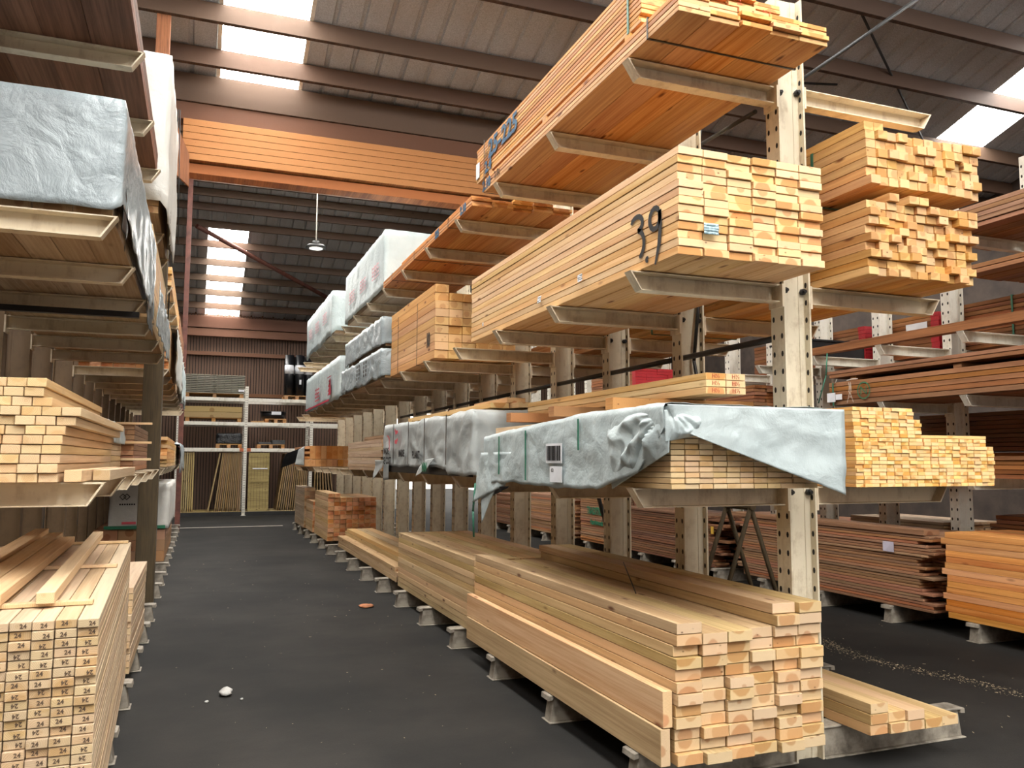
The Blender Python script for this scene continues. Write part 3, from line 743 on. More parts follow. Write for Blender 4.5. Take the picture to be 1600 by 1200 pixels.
def red_print(root, X, y, z, s=1.0, mat=M_CRIMSON):
    """blurred red print blocks on a sheet hung facing the aisle"""
    g = G()
    for a, b, c, d in ((0, .10, .0, .11), (.12, .22, .0, .11), (.24, .34, .0, .11)):
        for k in range(3):
            g.box(X - 0.002, X, y - b * s, y - a * s, z + (c + k * .04) * s, z + (c + k * .04 + .016) * s)
        g.box(X - 0.002, X, y - (a + .02) * s, y - a * s, z + c * s, z + d * s)
    g.box(X - 0.002, X, y - .36 * s, y, z - .035 * s, z - .022 * s)
    return g.build('red_print', mat, root)
F_PRINT = film('faded_red_print', (214, 150, 158), (222, 186, 190), 0.5, 0.4)
t3 = thing('wrapped_bundle', 'tall white wrapped top bundle behind the orange boards', 'wrapped bundle', (2.5, 10.2, 3.755))
bundle_boards(t3, 2.16, 3.757, 10.25, 2.95, 0.155, 0.05, 5, 14, W_WEATHER, seed=34, visible=lambda c, r: r == 0)
wrap(t3, 'wrapper', 2.13, 2.985, 10.2, 13.25, 4.54, F_WHITE, wav(3.785, 0.012, 1), 3.78, 3.80, 3.78, step=0.05, amp=0.014, seed=1, folds=0.6)
for y in (12.7, 11.8, 10.9): red_print(t3, 2.095, y, 4.05, 1.3, F_PRINT)
t4 = thing('wrapped_bundle', 'white wrapped top bundle farthest along the middle rack', 'wrapped bundle', (2.5, 14.0, 3.755))
bundle_boards(t4, 2.07, 3.757, 14.05, 3.4, 0.17, 0.05, 5, 12, W_WEATHER, seed=35, visible=lambda c, r: r == 0)
wrap(t4, 'wrapper', 2.03, 2.97, 14.0, 17.5, 4.48, F_WHITE, wav(3.68, 0.08, 2), 3.78, 3.80, 3.78, step=0.06, amp=0.016, seed=2, folds=0.6)
for y in (16.9, 15.9, 14.9): red_print(t4, 1.99, y, 4.05, 1.4, F_PRINT)
# middle level beyond the 3.9 stack
b2 = thing('lumber_bundle', 'strapped bundle of orange beams past the stack sprayed 3.9', 'lumber bundle', (2.5, 7.8, 2.6))
bundle_boards(b2, 2.12, 2.602, 7.75, 1.98, 0.14, 0.081, 6, 8, W_WARM, jy=0.015, seed=36, maxn=48)
place('board', board_mesh(0.14, 0.081, 1.98, W_WARM), (2.192, 8.74, 2.602 + 8.5 * 0.0822), b2)
for y in (8.45, 9.35): strap(b2, 2.117, 2.98, 2.60, 3.26, y, M_DARKSTRAP, 0.010)
text('10', 0.20, M_BLACKPAINT, (2.113, 7.98, 2.80), ROT_LEFT, b2, 'painted_number', bold=0.008, sx=0.7)
for nm, y0, y1, za, zt, sd, lb in (('low', 9.82, 12.85, 2.6, 2.95, 3, 'silver wrapped bundle with black print, lower of two beside the beams'), ('up', 9.82, 12.5, 2.99, 3.34, 4, 'silver wrapped bundle, upper of two beside the orange beams')):
    b3 = thing('wrapped_bundle', lb, 'wrapped bundle', (2.5, y0, za))
    bundle_boards(b3, 2.07, za + 0.002, y0 + 0.03, y1 - y0 - 0.06, 0.17, 0.052, 5, 6, W_WEATHER, seed=37, visible=lambda c, r: r == 0)
    wrap(b3, 'wrapper', 2.03, 2.97, y0, y1, zt, F_SILVER, wav(za + 0.0, 0.04, sd), za + .03, za + 0.03, za + 0.05, step=0.045, amp=0.02, seed=sd, folds=0.9)
    if nm == 'low':
        g = G()
        for y in (10.6, 10.75, 11.1, 11.25):
            for k in range(4): g.box(1.985, 1.988, y, y + 0.07, zt - 0.26 + k * 0.055, zt - 0.225 + k * 0.055)
        g.build('black_print', M_BLACKPAINT, b3)
b4 = thing('wrapped_bundle', 'white wrapped bundle with a crimson jagged emblem, middle level', 'wrapped bundle', (2.5, 13.0, 2.6))
bundle_boards(b4, 2.07, 2.602, 13.05, 4.3, 0.17, 0.052, 5, 11, W_WEATHER, seed=38, visible=lambda c, r: r == 0)
wrap(b4, 'wrapper', 2.03, 2.97, 13.0, 17.4, 3.24, F_WHITE, wav(2.56, 0.04, 5), 2.63, 2.63, 2.63, step=0.06, amp=0.016, seed=5, folds=0.6)
g = G()
def e4(u, v): return (1.985, 14.15 - u, 2.68 + v)
zig = [(0, 0.30), (0.30, 0.30), (0.36, 0.0), (0.06, 0.0), (0.16, 0.055), (0.07, 0.075), (0.20, 0.13), (0.10, 0.15), (0.24, 0.20), (0.13, 0.235), (0.28, 0.275), (0.02, 0.275)]
g.face([e4(u * 1.3, v) for u, v in [(0.30, 0.28), (0.36, 0.0), (0.06, 0.0), (0.18, 0.055)]]); g.face([e4(u * 1.3, v) for u, v in [(0.18, 0.055), (0.07, 0.075), (0.22, 0.13), (0.30, 0.28)]])
g.face([e4(u * 1.3, v) for u, v in [(0.22, 0.13), (0.10, 0.15), (0.26, 0.20), (0.30, 0.28)]]); g.face([e4(u * 1.3, v) for u, v in [(0.26, 0.20), (0.12, 0.24), (0.29, 0.28)]])
g.face([e4(u * 1.3, v) for u, v in [(0, .30), (.36, .30), (.36, .315), (0, .315)]]); g.face([e4(u * 1.3, v) for u, v in [(0, .02), (.012, .02), (.012, .3), (0, .3)]])
g.build('jagged_emblem', M_CRIMSON, b4)
red_print(b4, 1.985, 15.7, 2.74, 1.7, M_REDPAINT)
g = G().box(1.985, 1.988, 13.9, 17.2, 2.585, 2.615); g.build('red_edge_band', M_CRIMSON, b4)

# chest level: folded-back grey tarp over boards
w1 = thing('wrapped_bundle', 'board bundle under a grey tarp folded back over its front ends', 'wrapped bundle', (2.55, 3.4, 1.465))
bundle_boards(w1, 2.11, 1.463, 3.42, 2.5, 0.0775, 0.0262, 11, 14, W_LATH, jy=0.006, seed=41, visible=lambda c, r: r < 10 and c + 1.35 * r < 12.5 and r + c > -1)
zt1 = lambda y: 1.862 - 0.05 * max(0.0, (y - 4.3)) if y < 9 else 1.7
def hemL1(y):
    if y < 3.62: return 1.74 - 0.20 * (y - 3.38) / 0.24
    if y < 4.1: return 1.54 - 0.10 * (y - 3.62) / 0.48
    return 1.44 + 0.02 * noise.noise(Vector((y * 4, 0, 0)))
wrap(w1, 'tarp', 2.052, 2.965, 3.36, 6.0, zt1, F_MATTE, hemL1, 1.5, None, 1.5, step=0.026, amp=0.011, seed=6, folds=0.9)
def blob(root, name, mat, c, r, seed, n=24, amp=0.4, f=2.2):
    bm = bmesh.new(); bmesh.ops.create_uvsphere(bm, u_segments=n, v_segments=n // 2, radius=1)
    for v in bm.verts:
        p = v.co.normalized(); k = 1 + amp * (1 - abs(noise.noise(p * f + Vector((seed, seed * 2, 0)))) * 3) * 0.5 + 0.15 * noise.noise(p * 6)
        v.co = Vector((p.x * r[0], p.y * r[1], p.z * r[2])) * k
    for fc in bm.faces: fc.smooth = True
    me = bpy.data.meshes.new(name); bm.to_mesh(me); bm.free(); me.materials.append(mat)
    return place(name, me, c, root)
flap(w1, 'front_flap', F_MATTE, ((2.045, 3.35, 1.866), (3.085, 3.34, 1.866), (3.075, 3.33, 1.43), (2.10, 3.34, 1.745)), n=30, seed=2, nrm=(0, -1, 0), amp=0.012)
flap(w1, 'bunched_fold', F_MATTE, ((2.062, 4.02, 1.84), (2.062, 3.345, 1.86), (2.062, 3.355, 1.64), (2.062, 3.93, 1.45)), n=56, seed=21, amp=0.026, dome=0.024, fan=(3.42, 1.82))
flap(w1, 'bunched_fold', F_MATTE, ((2.04, 3.36, 1.84), (2.27, 3.35, 1.84), (2.20, 3.345, 1.72), (2.045, 3.36, 1.69)), n=28, seed=22, amp=0.016, dome=0.016, nrm=(0, -1, 0), fan=(2.06, 1.84))
for y, lo in ((4.28, 1.66), (5.1, 1.47), (5.62, 1.5)):
    G().box(2.026, 2.030, y - 0.008, y + 0.008, lo, 1.84 - 0.05 * max(0, y - 4.3)).build('strap', M_GREENSTRAP, w1)
# sticker with bars and paper panels on the tarp
g = G(); rs = random.Random(9); y = 4.72
while y > 4.52:
    wdt = rs.choice((0.006, 0.009, 0.014)); g.box(2.019, 2.022, y - wdt, y, 1.60, 1.69); y -= wdt + rs.choice((0.008, 0.012))
g.build('bar_sticker', M_BLACKPAINT, w1)
G().box(2.023, 2.026, 4.50, 4.74, 1.585, 1.705).build('sticker_paper', M_PAPER, w1)
G().box(2.023, 2.026, 4.50, 4.68, 1.47, 1.565).build('paper_label', M_PAPER, w1)
text('G3', 0.03, M_BLACKPAINT, (2.0225, 4.64, 1.54), ROT_LEFT, w1, 'lettering')
# far corner of the tarp hanging as a flap
flap(w1, 'hanging_corner', F_MATTE, ((2.05, 5.35, 1.66), (2.04, 6.03, 1.66), (2.03, 6.22, 1.27), (2.05, 5.55, 1.42)), seed=3)
flap(w1, 'torn_corner', F_MATTE, ((2.045, 5.70, 1.40), (2.04, 6.06, 1.38), (2.045, 6.04, 1.12), (2.05, 5.86, 1.30)), seed=5, amp=0.006, back=M_DARKPL)
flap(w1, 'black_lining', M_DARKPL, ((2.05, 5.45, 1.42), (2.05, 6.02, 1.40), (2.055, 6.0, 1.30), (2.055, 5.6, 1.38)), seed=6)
G().tube((2.035, 6.18, 1.42), (2.03, 6.22, 1.20), 0.008, 6).tube((2.03, 6.22, 1.20), (2.045, 6.24, 1.0), 0.008, 6).build('green_cord', M_GREENSTRAP, w1)
# boards and spacers on the tarp
h6 = loose_stack('marked_board', 'red-marked board', 'over the grey tarp', 2.505, 1.957, 3.70, 2.55, 0.124, 0.0372, [3, 3], W_PINE, AISLE, 'board', 'boards with red end marks', jy=0.004, seed=43, skew=0.0)
for (c, r), o in h6.items():
    L_ = o.location
    place('end_mark', text_mesh('H½', 0.034, M_REDINK), (L_.x, L_.y - 1.277, L_.z), None, ROT_FRONT).parent = o
    o.children[0].location = (0, -1.277, 0)
for y, lb in ((4.13, 'timber spacer under the marked boards, over the tarp front'), (4.95, 'second timber spacer under the marked boards'), (5.75, 'third timber spacer under the marked boards')):
    ln = 0.95 if y < 4.5 else 0.8
    z = 1.957 - 0.036 if y < 4.5 else 1.957 - 0.036
    tag(place('timber_spacer', board_mesh(ln, 0.068, 0.09, W_PALLET), (2.15 + ln / 2, y, z)), lb, 'spacer')
# second tarp with red and black writing
w2 = thing('wrapped_bundle', 'grey tarped bundle with red spray and black writing', 'wrapped bundle', (2.5, 6.3, 1.465))
bundle_boards(w2, 2.10, 1.463, 6.32, 3.3, 0.15, 0.045, 6, 11, W_LATH, seed=44, visible=lambda c, r: r == 0)
wrap(w2, 'tarp', 2.06, 2.97, 6.3, 9.7, 1.99, F_GREY, lambda y: 1.53 + 0.07 * noise.noise(Vector((y * 2.2, 3, 0))) - (0.16 if y > 9.45 else 0) - (0.05 if y < 7 else 0), 1.5, 1.48, 1.5, step=0.03, amp=0.021, seed=8, folds=1.2)
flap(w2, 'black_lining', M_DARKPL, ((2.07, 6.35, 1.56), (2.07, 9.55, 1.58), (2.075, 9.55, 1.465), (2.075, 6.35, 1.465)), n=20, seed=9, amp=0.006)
flap(w2, 'hanging_corner', F_GREY, ((2.0, 9.45, 1.60), (1.98, 9.85, 1.60), (1.97, 9.95, 1.36), (2.0, 9.5, 1.52)), seed=10)
flap(w2, 'printed_hem', F_GREY, ((2.03, 7.35, 1.62), (2.03, 7.75, 1.60), (2.0, 7.95, 1.44), (2.01, 7.55, 1.52)), seed=11, back=M_DARKPL)
text('NN', 0.11, M_GREENINK, (1.995, 7.62, 1.53), ROT_LEFT, w2, 'green_print', bold=0.008)
text('MADE', 0.10, M_BLACKPAINT, (2.012, 9.42, 1.70), ROT_LEFT, w2, 'lettering', bold=0.004)
text('DE COST', 0.11, M_BLACKPAINT, (2.012, 9.38, 1.59), ROT_LEFT, w2, 'lettering', bold=0.004)
text('MADE', 0.10, M_BLACKPAINT, (2.012, 8.65, 1.67), ROT_LEFT, w2, 'lettering', bold=0.004)
text('PLANT', 0.10, M_BLACKPAINT, (2.012, 8.02, 1.65), ROT_LEFT, w2, 'lettering', bold=0.004)
g = G()
def t2f(u, v): return (2.010, 9.3 - u, 1.74 + v)
ribbon(g, [(0.0, 0.13), (0.05, 0.10), (0.06, -0.03)], 0.05, t2f); ribbon(g, [(-0.06, 0.14), (0.02, 0.12)], 0.03, t2f)
ribbon(g, [(0.34, 0.20), (0.38, 0.16), (0.48, 0.17)], 0.05, t2f); ribbon(g, [(0.33, 0.06), (0.42, 0.06), (0.48, 0.09)], 0.055, t2f)
g.build('red_spray', M_REDPAINT, w2)
for y in (9.05, 8.35, 7.7, 6.95): G().box(2.012, 2.016, y - 0.007, y + 0.007, 1.56, 2.0).build('strap', M_DARKSTRAP, w2)
for i, (x, y, ln, z, lb) in enumerate(((2.35, 6.5, 2.9, 2.06, 'long pale board lying on the written tarp, aisle edge'), (2.55, 6.35, 2.6, 2.06, 'long pale board second in on the written tarp'), (2.52, 6.55, 0.9, 2.11, 'short pale board on top of the written tarp'), (2.75, 6.4, 2.5, 2.06, 'long pale board deepest on the written tarp'))):
    tag(place('tarp_board', board_mesh(0.17, 0.045, ln, W_PINE), (x, y + ln / 2, z + 0.003)), lb, 'board')
# planks and orange ends farther along the chest level
loose_stack('weathered_plank', 'weathered plank', 'in the grey chest-high stack', 2.07, 1.463, 9.95, 2.4, 0.22, 0.042, [9, 11, 11, 10], W_WEATHER, AISLE, 'plank', 'planks of the grey chest-high stack', jy=0.06, keep=lambda c, r, n: c == 0 or r >= 8, seed=46)
o1 = thing('lumber_bundle', 'bright orange-ended bundle at the far end of chest level', 'lumber bundle', (2.5, 17.2, 1.465))
bundle_boards(o1, 2.0, 1.463, 17.2, 1.9, 0.11, 0.15, 8, 1, W_ORANGE, seed=47); bundle_boards(o1, 2.10, 1.616, 17.2, 1.9, 0.11, 0.27, 7, 1, W_ORANGE, seed=48)
for k in range(3): place('board', board_mesh(0.1, 0.05, 1.9, W_ORANGE), (2.05, 18.16, 1.645 + k * 0.1), o1)
flap(o1, 'dark_lining', M_DARKPL, ((1.97, 17.15, 1.86), (1.66, 17.6, 1.72), (1.58, 17.8, 1.42), (1.97, 17.2, 1.60)), seed=12)
flap(o1, 'grey_sheet', F_GREY, ((1.98, 17.12, 1.88), (1.86, 17.12, 1.80), (1.80, 17.12, 1.50), (1.98, 17.12, 1.48)), seed=13, nrm=(0, -1, 0))

# ================================================================== MIDDLE RACK, SECOND-AISLE SIDE
FAR = 'the post'
r1 = thing('lumber_bundle', 'green-strapped bundle of orange laths, lower of two past the post', 'lumber bundle', (3.7, 3.35, 2.6))
bundle_boards(r1, 3.305, 2.597, 3.35, 2.9, 0.0695, 0.0445, 11, 9, W_WARM, jy=0.032, seed=51, gx=0.0015)
for k, (c, ln) in enumerate(((2, 2.8), (4, 2.9), (5, 2.9))): place('board', board_mesh(0.0695, 0.0445, ln, W_WARM), (3.305 + (c + .5) * 0.071, 3.33 + ln / 2, 2.597 + 9.5 * 0.0457), r1)
strap(r1, 3.30, 4.088, 2.594, 3.012, 3.82, M_GREENSTRAP, 0.022)
strap(r1, 3.30, 4.088, 2.594, 3.012, 5.6, M_GREENSTRAP, 0.022)
for y in (3.9, 4.8, 5.7): place('spacer', board_mesh(0.75, 0.06, 0.07, W_WARM), (3.7, y, 3.085), r1)
r2 = thing('lumber_bundle', 'green-strapped bundle of orange laths, upper of two past the post', 'lumber bundle', (3.8, 3.4, 3.115))
bundle_boards(r2, 3.375, 3.117, 3.40, 2.9, 0.0685, 0.0515, 12, 6, W_WARM, jy=0.02, seed=52, gx=0.0015)
for k, c in enumerate((0, 1)): place('board', board_mesh(0.0685, 0.05, 2.9, W_WARM), (3.375 + (c + .5) * 0.07, 3.42 + 1.45, 3.117 + 6 * 0.0527 + 0.026), r2)
strap(r2, 3.37, 4.218, 3.114, 3.436, 3.83, M_GREENSTRAP, 0.022)
# pale battens at chest height
BW, BH = 0.0515, 0.0195
up_h = lambda c: 8 if c < 8 else 5
loose_stack('batten', 'yellow pine batten', 'in the lower batten stack', 3.272, 1.463, 3.46, 2.3, BW, BH, [13] * 18 + [11], W_BATTEN, FAR, 'batten', 'battens of the lower batten stack', jy=0.006, jx=0.0009, gx=0.002, gz=0.0009, seed=53, bev=0.001)
loose_stack('thin_batten', 'yellow pine batten', 'in the upper batten stack', 3.272, 1.463 + 13 * 0.0204 + 0.003, 3.47, 2.3, BW, BH, [8] * 8 + [5], W_BATTEN, FAR, 'batten', 'battens of the upper batten stack', jy=0.006, jx=0.0009, gx=0.002, gz=0.0009, seed=54, bev=0.001)
tag(place('crosswise_batten', board_mesh(0.50, 0.018, 0.05, W_BATTEN), (4.0, 3.50, 1.463 + 13 * 0.0204 + 0.0105)), 'single slat lying crosswise on the lower batten stack', 'slat')
# short beams on the floor
loose_stack('short_beam', 'short pine beam', 'in the low beam pile', 3.325, 0.172, 3.47, 2.4, 0.118, 0.054, [3, 2, 2, 1, 1], W_FLOOR, FAR, 'beam', 'short beams of the low pile', jy=0.012, seed=55)
# bundles seen through the middle rack
r3 = thing('lumber_bundle', 'orange board bundle on the deeper arms behind the posts', 'lumber bundle', (3.7, 6.5, 2.6))
bundle_boards(r3, 3.3, 2.597, 6.5, 3.4, 0.15, 0.04, 6, 5, W_TOP, seed=56, visible=lambda c, r: r == 0 or c == 0)
r4 = thing('lumber_bundle', 'brown board bundle on the deeper arms farther behind the posts', 'lumber bundle', (3.7, 10.2, 2.6))
bundle_boards(r4, 3.3, 2.597, 10.2, 3.6, 0.15, 0.045, 6, 6, W_TAN, seed=57, visible=lambda c, r: r == 0 or c == 0)

# ================================================================== TAN RACK BESIDE THE COLUMN
# floor: planed boards with 24 stamps
def k24(c, r, n): return r >= 6 or r == 0
s24 = loose_stack('planed_board', 'planed board stamped 24', 'in its stack', -0.790, 0.172, 3.25, 2.85, 0.0660, 0.0315, [27] * 7, W_GREY, 'the wall side', 'board', 'planed boards stamped 24', jy=0.010, jx=0.0006, gz=0.001, gx=0.003, seed=61, skew=-0.035)
rs = random.Random(2)
for (c, r), o in s24.items():
    if r < 7: continue
    t = text('24', 0.021, M_INK, (0, 0, 0), ROT_FRONT, None, 'end_stamp', flip=rs.random() < 0.5, bold=0.0006)
    t.parent = o; t.location = (rs.uniform(-0.008, 0.014), -2.85 / 2 - 0.0007, rs.uniform(-0.004, 0.004))
core = G()
for r in range(27): core.box(-1.36, -0.91, 3.25, 6.1, 0.172 + r * 0.0325, 0.172 + r * 0.0325 + 0.031)
tag(core.build('stacked_boards', W_GREY), 'rest of the stamped floor stack towards the wall', 'boards', None, 'stuff')
ZT = 0.172 + 27 * 0.0325
for i, (x0, x1, y, lb) in enumerate(((-1.0, -0.36, 3.56, 'thin pale cross strip near the stamped ends'), (-1.0, -0.375, 4.72, 'thin cross strip at mid-length on the stamped stack'), (-1.0, -0.42, 6.02, 'thin cross strip at the far end of the stamped stack'))):
    tag(place('cross_strip', board_mesh(x1 - x0, 0.016, 0.045, W_LATH), ((x0 + x1) / 2, y, ZT + 0.009)), lb, 'strip')
for i, (xa, ya, xb, yb, lb) in enumerate(((-0.515, 3.50, -0.63, 6.30, 'single square lath lying along the stamped stack'), (-0.70, 3.5, -0.77, 5.95, 'second lath in from the aisle on the stamped stack'),
                                          (-0.80, 3.9, -0.885, 6.3, 'third lath in from the aisle on the stamped stack'), (-0.93, 4.3, -1.03, 6.7, 'fourth lath in from the aisle on the stamped stack'))):
    d = Vector((xb - xa, yb - ya, 0)); wd = 0.062 if i == 0 else 0.085
    o = place('lath', board_mesh(wd, 0.042, d.length, W_LATH), ((xa + xb) / 2, (ya + yb) / 2, ZT + 0.016 + 0.0225)); o.rotation_euler[2] = -math.atan2(d.x, d.y)
    tag(o, lb, 'lath')
loose_stack('wide_plank', 'pale planed plank', 'before the column', -0.94, 0.172, 6.18, 1.55, 0.18, 0.042, [12, 12, 13], W_GREY, 'the wall side', 'plank', 'planks of the low floor stack', jy=0.05, keep=lambda c, r, n: c == 2 or r >= 11, seed=62)
# chest level: pale laths
ROWX = [-0.02, -0.02, -0.015, -0.012, -0.008, 0.0, 0.035, 0.055, -0.055, -0.085, -0.075]
loose_stack('square_lath', 'pale square lath', 'in the chest-high stack', -1.035, 1.503, 3.82, 2.05, 0.0705, 0.0378, [11, 11, 11, 11, 11, 11, 11], W_LATH, 'the wall side', 'lath', 'laths of the chest-high stack', jy=0.012, jx=0.001, gx=0.003, seed=63, xrow=ROWX, keep=lambda c, r, n: True)
tag(place('short_block', board_mesh(0.066, 0.05, 1.6, W_LATH), (-0.49, 4.65, 1.53)), 'lone square block at the bottom edge of the chest-high laths', 'lath')
tag(place('grey_beam', board_mesh(0.07, 0.048, 1.55, W_GREY), (-0.415, 4.95, 1.528)), 'greyish beam at the aisle edge under the chest-high laths', 'beam')
c2 = thing('lumber_bundle', 'brown-ended bundle with protruding sticks behind the column', 'lumber bundle', (-0.9, 7.6, 1.505))
bundle_boards(c2, -1.33, 1.503, 7.6, 1.9, 0.16, 0.042, 5, 9, W_TAN, seed=64, maxn=45)
for z in (1.60, 1.74, 1.90): place('stacking_stick', board_mesh(0.95, 0.02, 0.03, W_LATH), (-0.86, 7.58, z), c2)
c3 = thing('wrapped_bundle', 'lath bundle under a blue grey sheet beyond the chest-high laths', 'wrapped bundle', (-0.9, 5.95, 1.505))
bundle_boards(c3, -1.33, 1.503, 6.0, 1.5, 0.07, 0.04, 10, 8, W_LATH, seed=65, visible=lambda c, r: c == 9 or r < 1)
wrap(c3, 'sheet', -1.34, -0.60, 5.96, 7.4, 1.86, F_MATTE, None, 1.72, 1.74, None, amp=0.018, seed=14)
# shoulder level: tarped board bundle
s2 = thing('wrapped_bundle', 'board bundle with a crinkled silver-white sheet over its end', 'wrapped bundle', (-0.87, 3.95, 2.675))
bundle_boards(s2, -1.36, 2.673, 3.98, 2.6, 0.158, 0.045, 6, 11, W_WEATHER, seed=66, visible=lambda c, r: r == 0 or c == 5)
wrap(s2, 'sheet', -1.355, -0.372, 3.93, 6.62, 3.20, F_SILVER, None, lambda y: 2.74 - 0.04 * (y - 3.9) + 0.03 * noise.noise(Vector((y * 5, 0, 0))), lambda x: 2.695 + 0.01 * noise.noise(Vector((x * 6, 0, 0))), None, step=0.026, amp=0.008, seed=15, folds=0.7)
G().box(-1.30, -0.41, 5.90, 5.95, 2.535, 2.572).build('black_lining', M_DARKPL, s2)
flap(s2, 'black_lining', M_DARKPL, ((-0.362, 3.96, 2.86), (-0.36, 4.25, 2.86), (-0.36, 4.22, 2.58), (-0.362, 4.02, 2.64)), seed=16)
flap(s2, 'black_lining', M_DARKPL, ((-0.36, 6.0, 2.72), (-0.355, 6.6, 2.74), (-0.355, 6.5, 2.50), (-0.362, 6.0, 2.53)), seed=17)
s3 = thing('wrapped_bundle', 'striped board bundle, lower half in silver film, before the column', 'wrapped bundle', (-0.87, 6.7, 2.675))
bundle_boards(s3, -1.36, 2.673, 6.75, 2.6, 0.158, 0.072, 6, 10, W_LATH, seed=67, visible=lambda c, r: r == 0 or c == 5)
wrap(s3, 'sheet', -1.355, -0.350, 6.70, 9.35, 2.95, F_SILVER, None, lambda y: 2.60 + 0.05 * noise.noise(Vector((y * 4, 1, 0))), None, None, step=0.03, amp=0.012, seed=18, top=False)
# top level
o5 = thing('lumber_bundle', 'top bundle of wide dark weathered boards over the silver sheet', 'lumber bundle', (-0.88, 3.0, 3.925))
bundle_boards(o5, -1.37, 3.922, 2.9, 4.25, 0.238, 0.034, 4, 5, W_OLD, jy=0.02, jx=0.001, seed=68)
o6 = thing('wrapped_bundle', 'tall white pack with dark writing high beside the column', 'wrapped bundle', (-0.87, 7.3, 3.665))
bundle_boards(o6, -1.36, 3.663, 7.36, 1.8, 0.158, 0.06, 6, 22, W_WEATHER, seed=69, visible=lambda c, r: r == 0)
wrap(o6, 'sheet', -1.355, -0.345, 7.3, 9.2, 5.02, F_BAG, 3.7, lambda y: 3.62 + 0.06 * noise.noise(Vector((y * 4, 2, 0))), 3.75, 3.8, step=0.04, amp=0.014, seed=19)
text('HDL', 0.30, M_BLACKPAINT, (-0.335, 8.3, 3.9), ROT_RIGHT, o6, 'lettering', bold=0.008); text('LTU', 0.28, M_BLACKPAINT, (-0.335, 7.75, 4.75), ROT_RIGHT, o6, 'lettering', bold=0.008)
# bundles beyond the column
for i, (y0, y1, z0, zt, mat, fm, lb, lb2) in enumerate((
        (10.6, 13.6, 2.673, 3.25, W_RIDGE, F_BAG, 'brick-ended bundle with torn white film just past the column', 'l'),
        (13.9, 17.4, 2.673, 3.2, W_WEATHER, F_WHITE, 'white filmed bundle second past the column, shoulder level', 'l'),
        (10.5, 14.2, 3.663, 3.95, W_WARM, None, 'orange boards high past the column', 'l'),
        (14.5, 18.0, 3.663, 4.0, W_TAN, None, 'brown boards highest at the far end past the column', 'l'),
        (11.4, 14.6, 1.503, 1.95, W_WARM, None, 'orange-ended laths at chest height past the column', 'l'),
        (14.9, 18.2, 1.503, 1.9, W_LATH, F_SILVER, 'pale planks under silver film at chest height past the column', 'l'))):
    t = thing('wrapped_bundle' if fm else 'lumber_bundle', lb, 'wrapped bundle' if fm else 'lumber bundle', (-0.9, y0, z0))
    nr = int((zt - z0) / 0.05)
    bundle_boards(t, -1.35, z0, y0, y1 - y0, 0.118, 0.047, 8, nr, mat, seed=70 + i, jy=0.08, visible=lambda c, r: True, maxn=90)
    if fm: wrap(t, 'film', -1.355, -0.335, y0 + 0.5, y1, z0 + nr * 0.049 + 0.01, fm, None, wav(z0 - 0.08, 0.12, 20 + i), None, None, step=0.05, amp=0.03, seed=20 + i)
loose_stack('thick_beam', 'brown thick beam', 'past the column', -1.33, 0.172, 12.7, 3.0, 0.30, 0.15, [3, 3, 3], W_TAN, 'the wall side', 'beam', 'beams past the column', jy=0.02, seed=80)
pk = thing('wrapped_bundle', 'white wrapped pack with a dark printed mark on floor beams', 'wrapped bundle', (-0.85, 12.7, 0.615))
bundle_boards(pk, -1.12, 0.628, 12.75, 2.6, 0.16, 0.05, 4, 12, W_WEATHER, seed=81, visible=lambda c, r: False)
wrap(pk, 'sheet', -1.14, -0.39, 12.7, 15.4, 1.25, F_BAG, 0.64, 0.632, 0.64, 0.65, step=0.04, amp=0.012, seed=30, folds=0.5)
g = G()
def tp(u, v): return (-1.02 + u, 12.672, 1.04 + v)
for s_ in (0, 0.05): ribbon(g, [(s_, 0.04), (s_ + 0.04, 0.08), (s_ + 0.08, 0.04), (s_ + 0.04, 0.0), (s_, 0.04)], 0.014, tp)
for k in range(7): g.box(-1.02 + k * 0.03, -1.0 + k * 0.03, 12.668, 12.672, 0.965, 0.985)
g.build('dark_print', M_BLACKPAINT, pk)
G().box(-0.98, -0.80, 12.665, 12.67, 0.70, 0.735).build('pink_print', M_REDPAINT, pk)
G().box(-1.20, -0.42, 12.655, 12.668, 0.635, 0.68).build('green_hem', M_GREENINK, pk)

# ================================================================== WHITE RACK ACROSS THE SECOND AISLE
A2 = 'the second aisle'
loose_stack('orange_board', 'orange larch board', 'in the larch stack', 6.50, 0.172, 3.6, 2.22, 0.16, 0.0545, [14, 14, 14, 14, 14], W_ORANGE, A2, 'board', 'orange boards of the second-aisle floor stack', jy=0.03, keep=lambda c, r, n: c == 0 or r == n - 1, seed=90)
# rough hardwood: long jagged stack
def rough(name, label, x0, y0, z0, L, nc, nr, w, h, mat, seed, jy=0.1, face_only=False, group=None):
    t = thing('hardwood_bundle', label, 'lumber bundle', (x0 + nc * w / 2, y0, z0), group)
    bundle_boards(t, x0, z0, y0, L, w - 0.019, h, nc, nr, mat, jy=jy, jx=0.008, gx=0.018, gz=0.004, seed=seed, visible=lambda c, r: c == 0 or r == nr - 1 or not face_only)
    return t
hb = rough('r', 'long jagged-ended brown hardwood stack on the floor, second aisle', 6.52, 6.05, 0.172, 2.9, 4, 24, 0.22, 0.026, W_TAN, 91, 0.11)
place('loose_top_board', board_mesh(0.2, 0.05, 3.1, W_TAN), (6.62, 7.6, 0.172 + 24 * 0.03 + 0.027), hb)
G().box(6.512, 6.516, 6.42, 6.56, 0.70, 0.80).build('pale_tag', plain('lilac_tag', (206, 200, 216), 0.6, 0.1), hb)
hb2 = rough('r', 'messy brown hardwood stack behind the jagged one', 6.52, 9.48, 0.172, 2.65, 4, 20, 0.22, 0.03, W_DARK, 92, 0.25)
G().box(6.505, 6.51, 9.5, 9.56, 0.62, 0.72).build('yellow_tag', M_YELLOW, hb2)
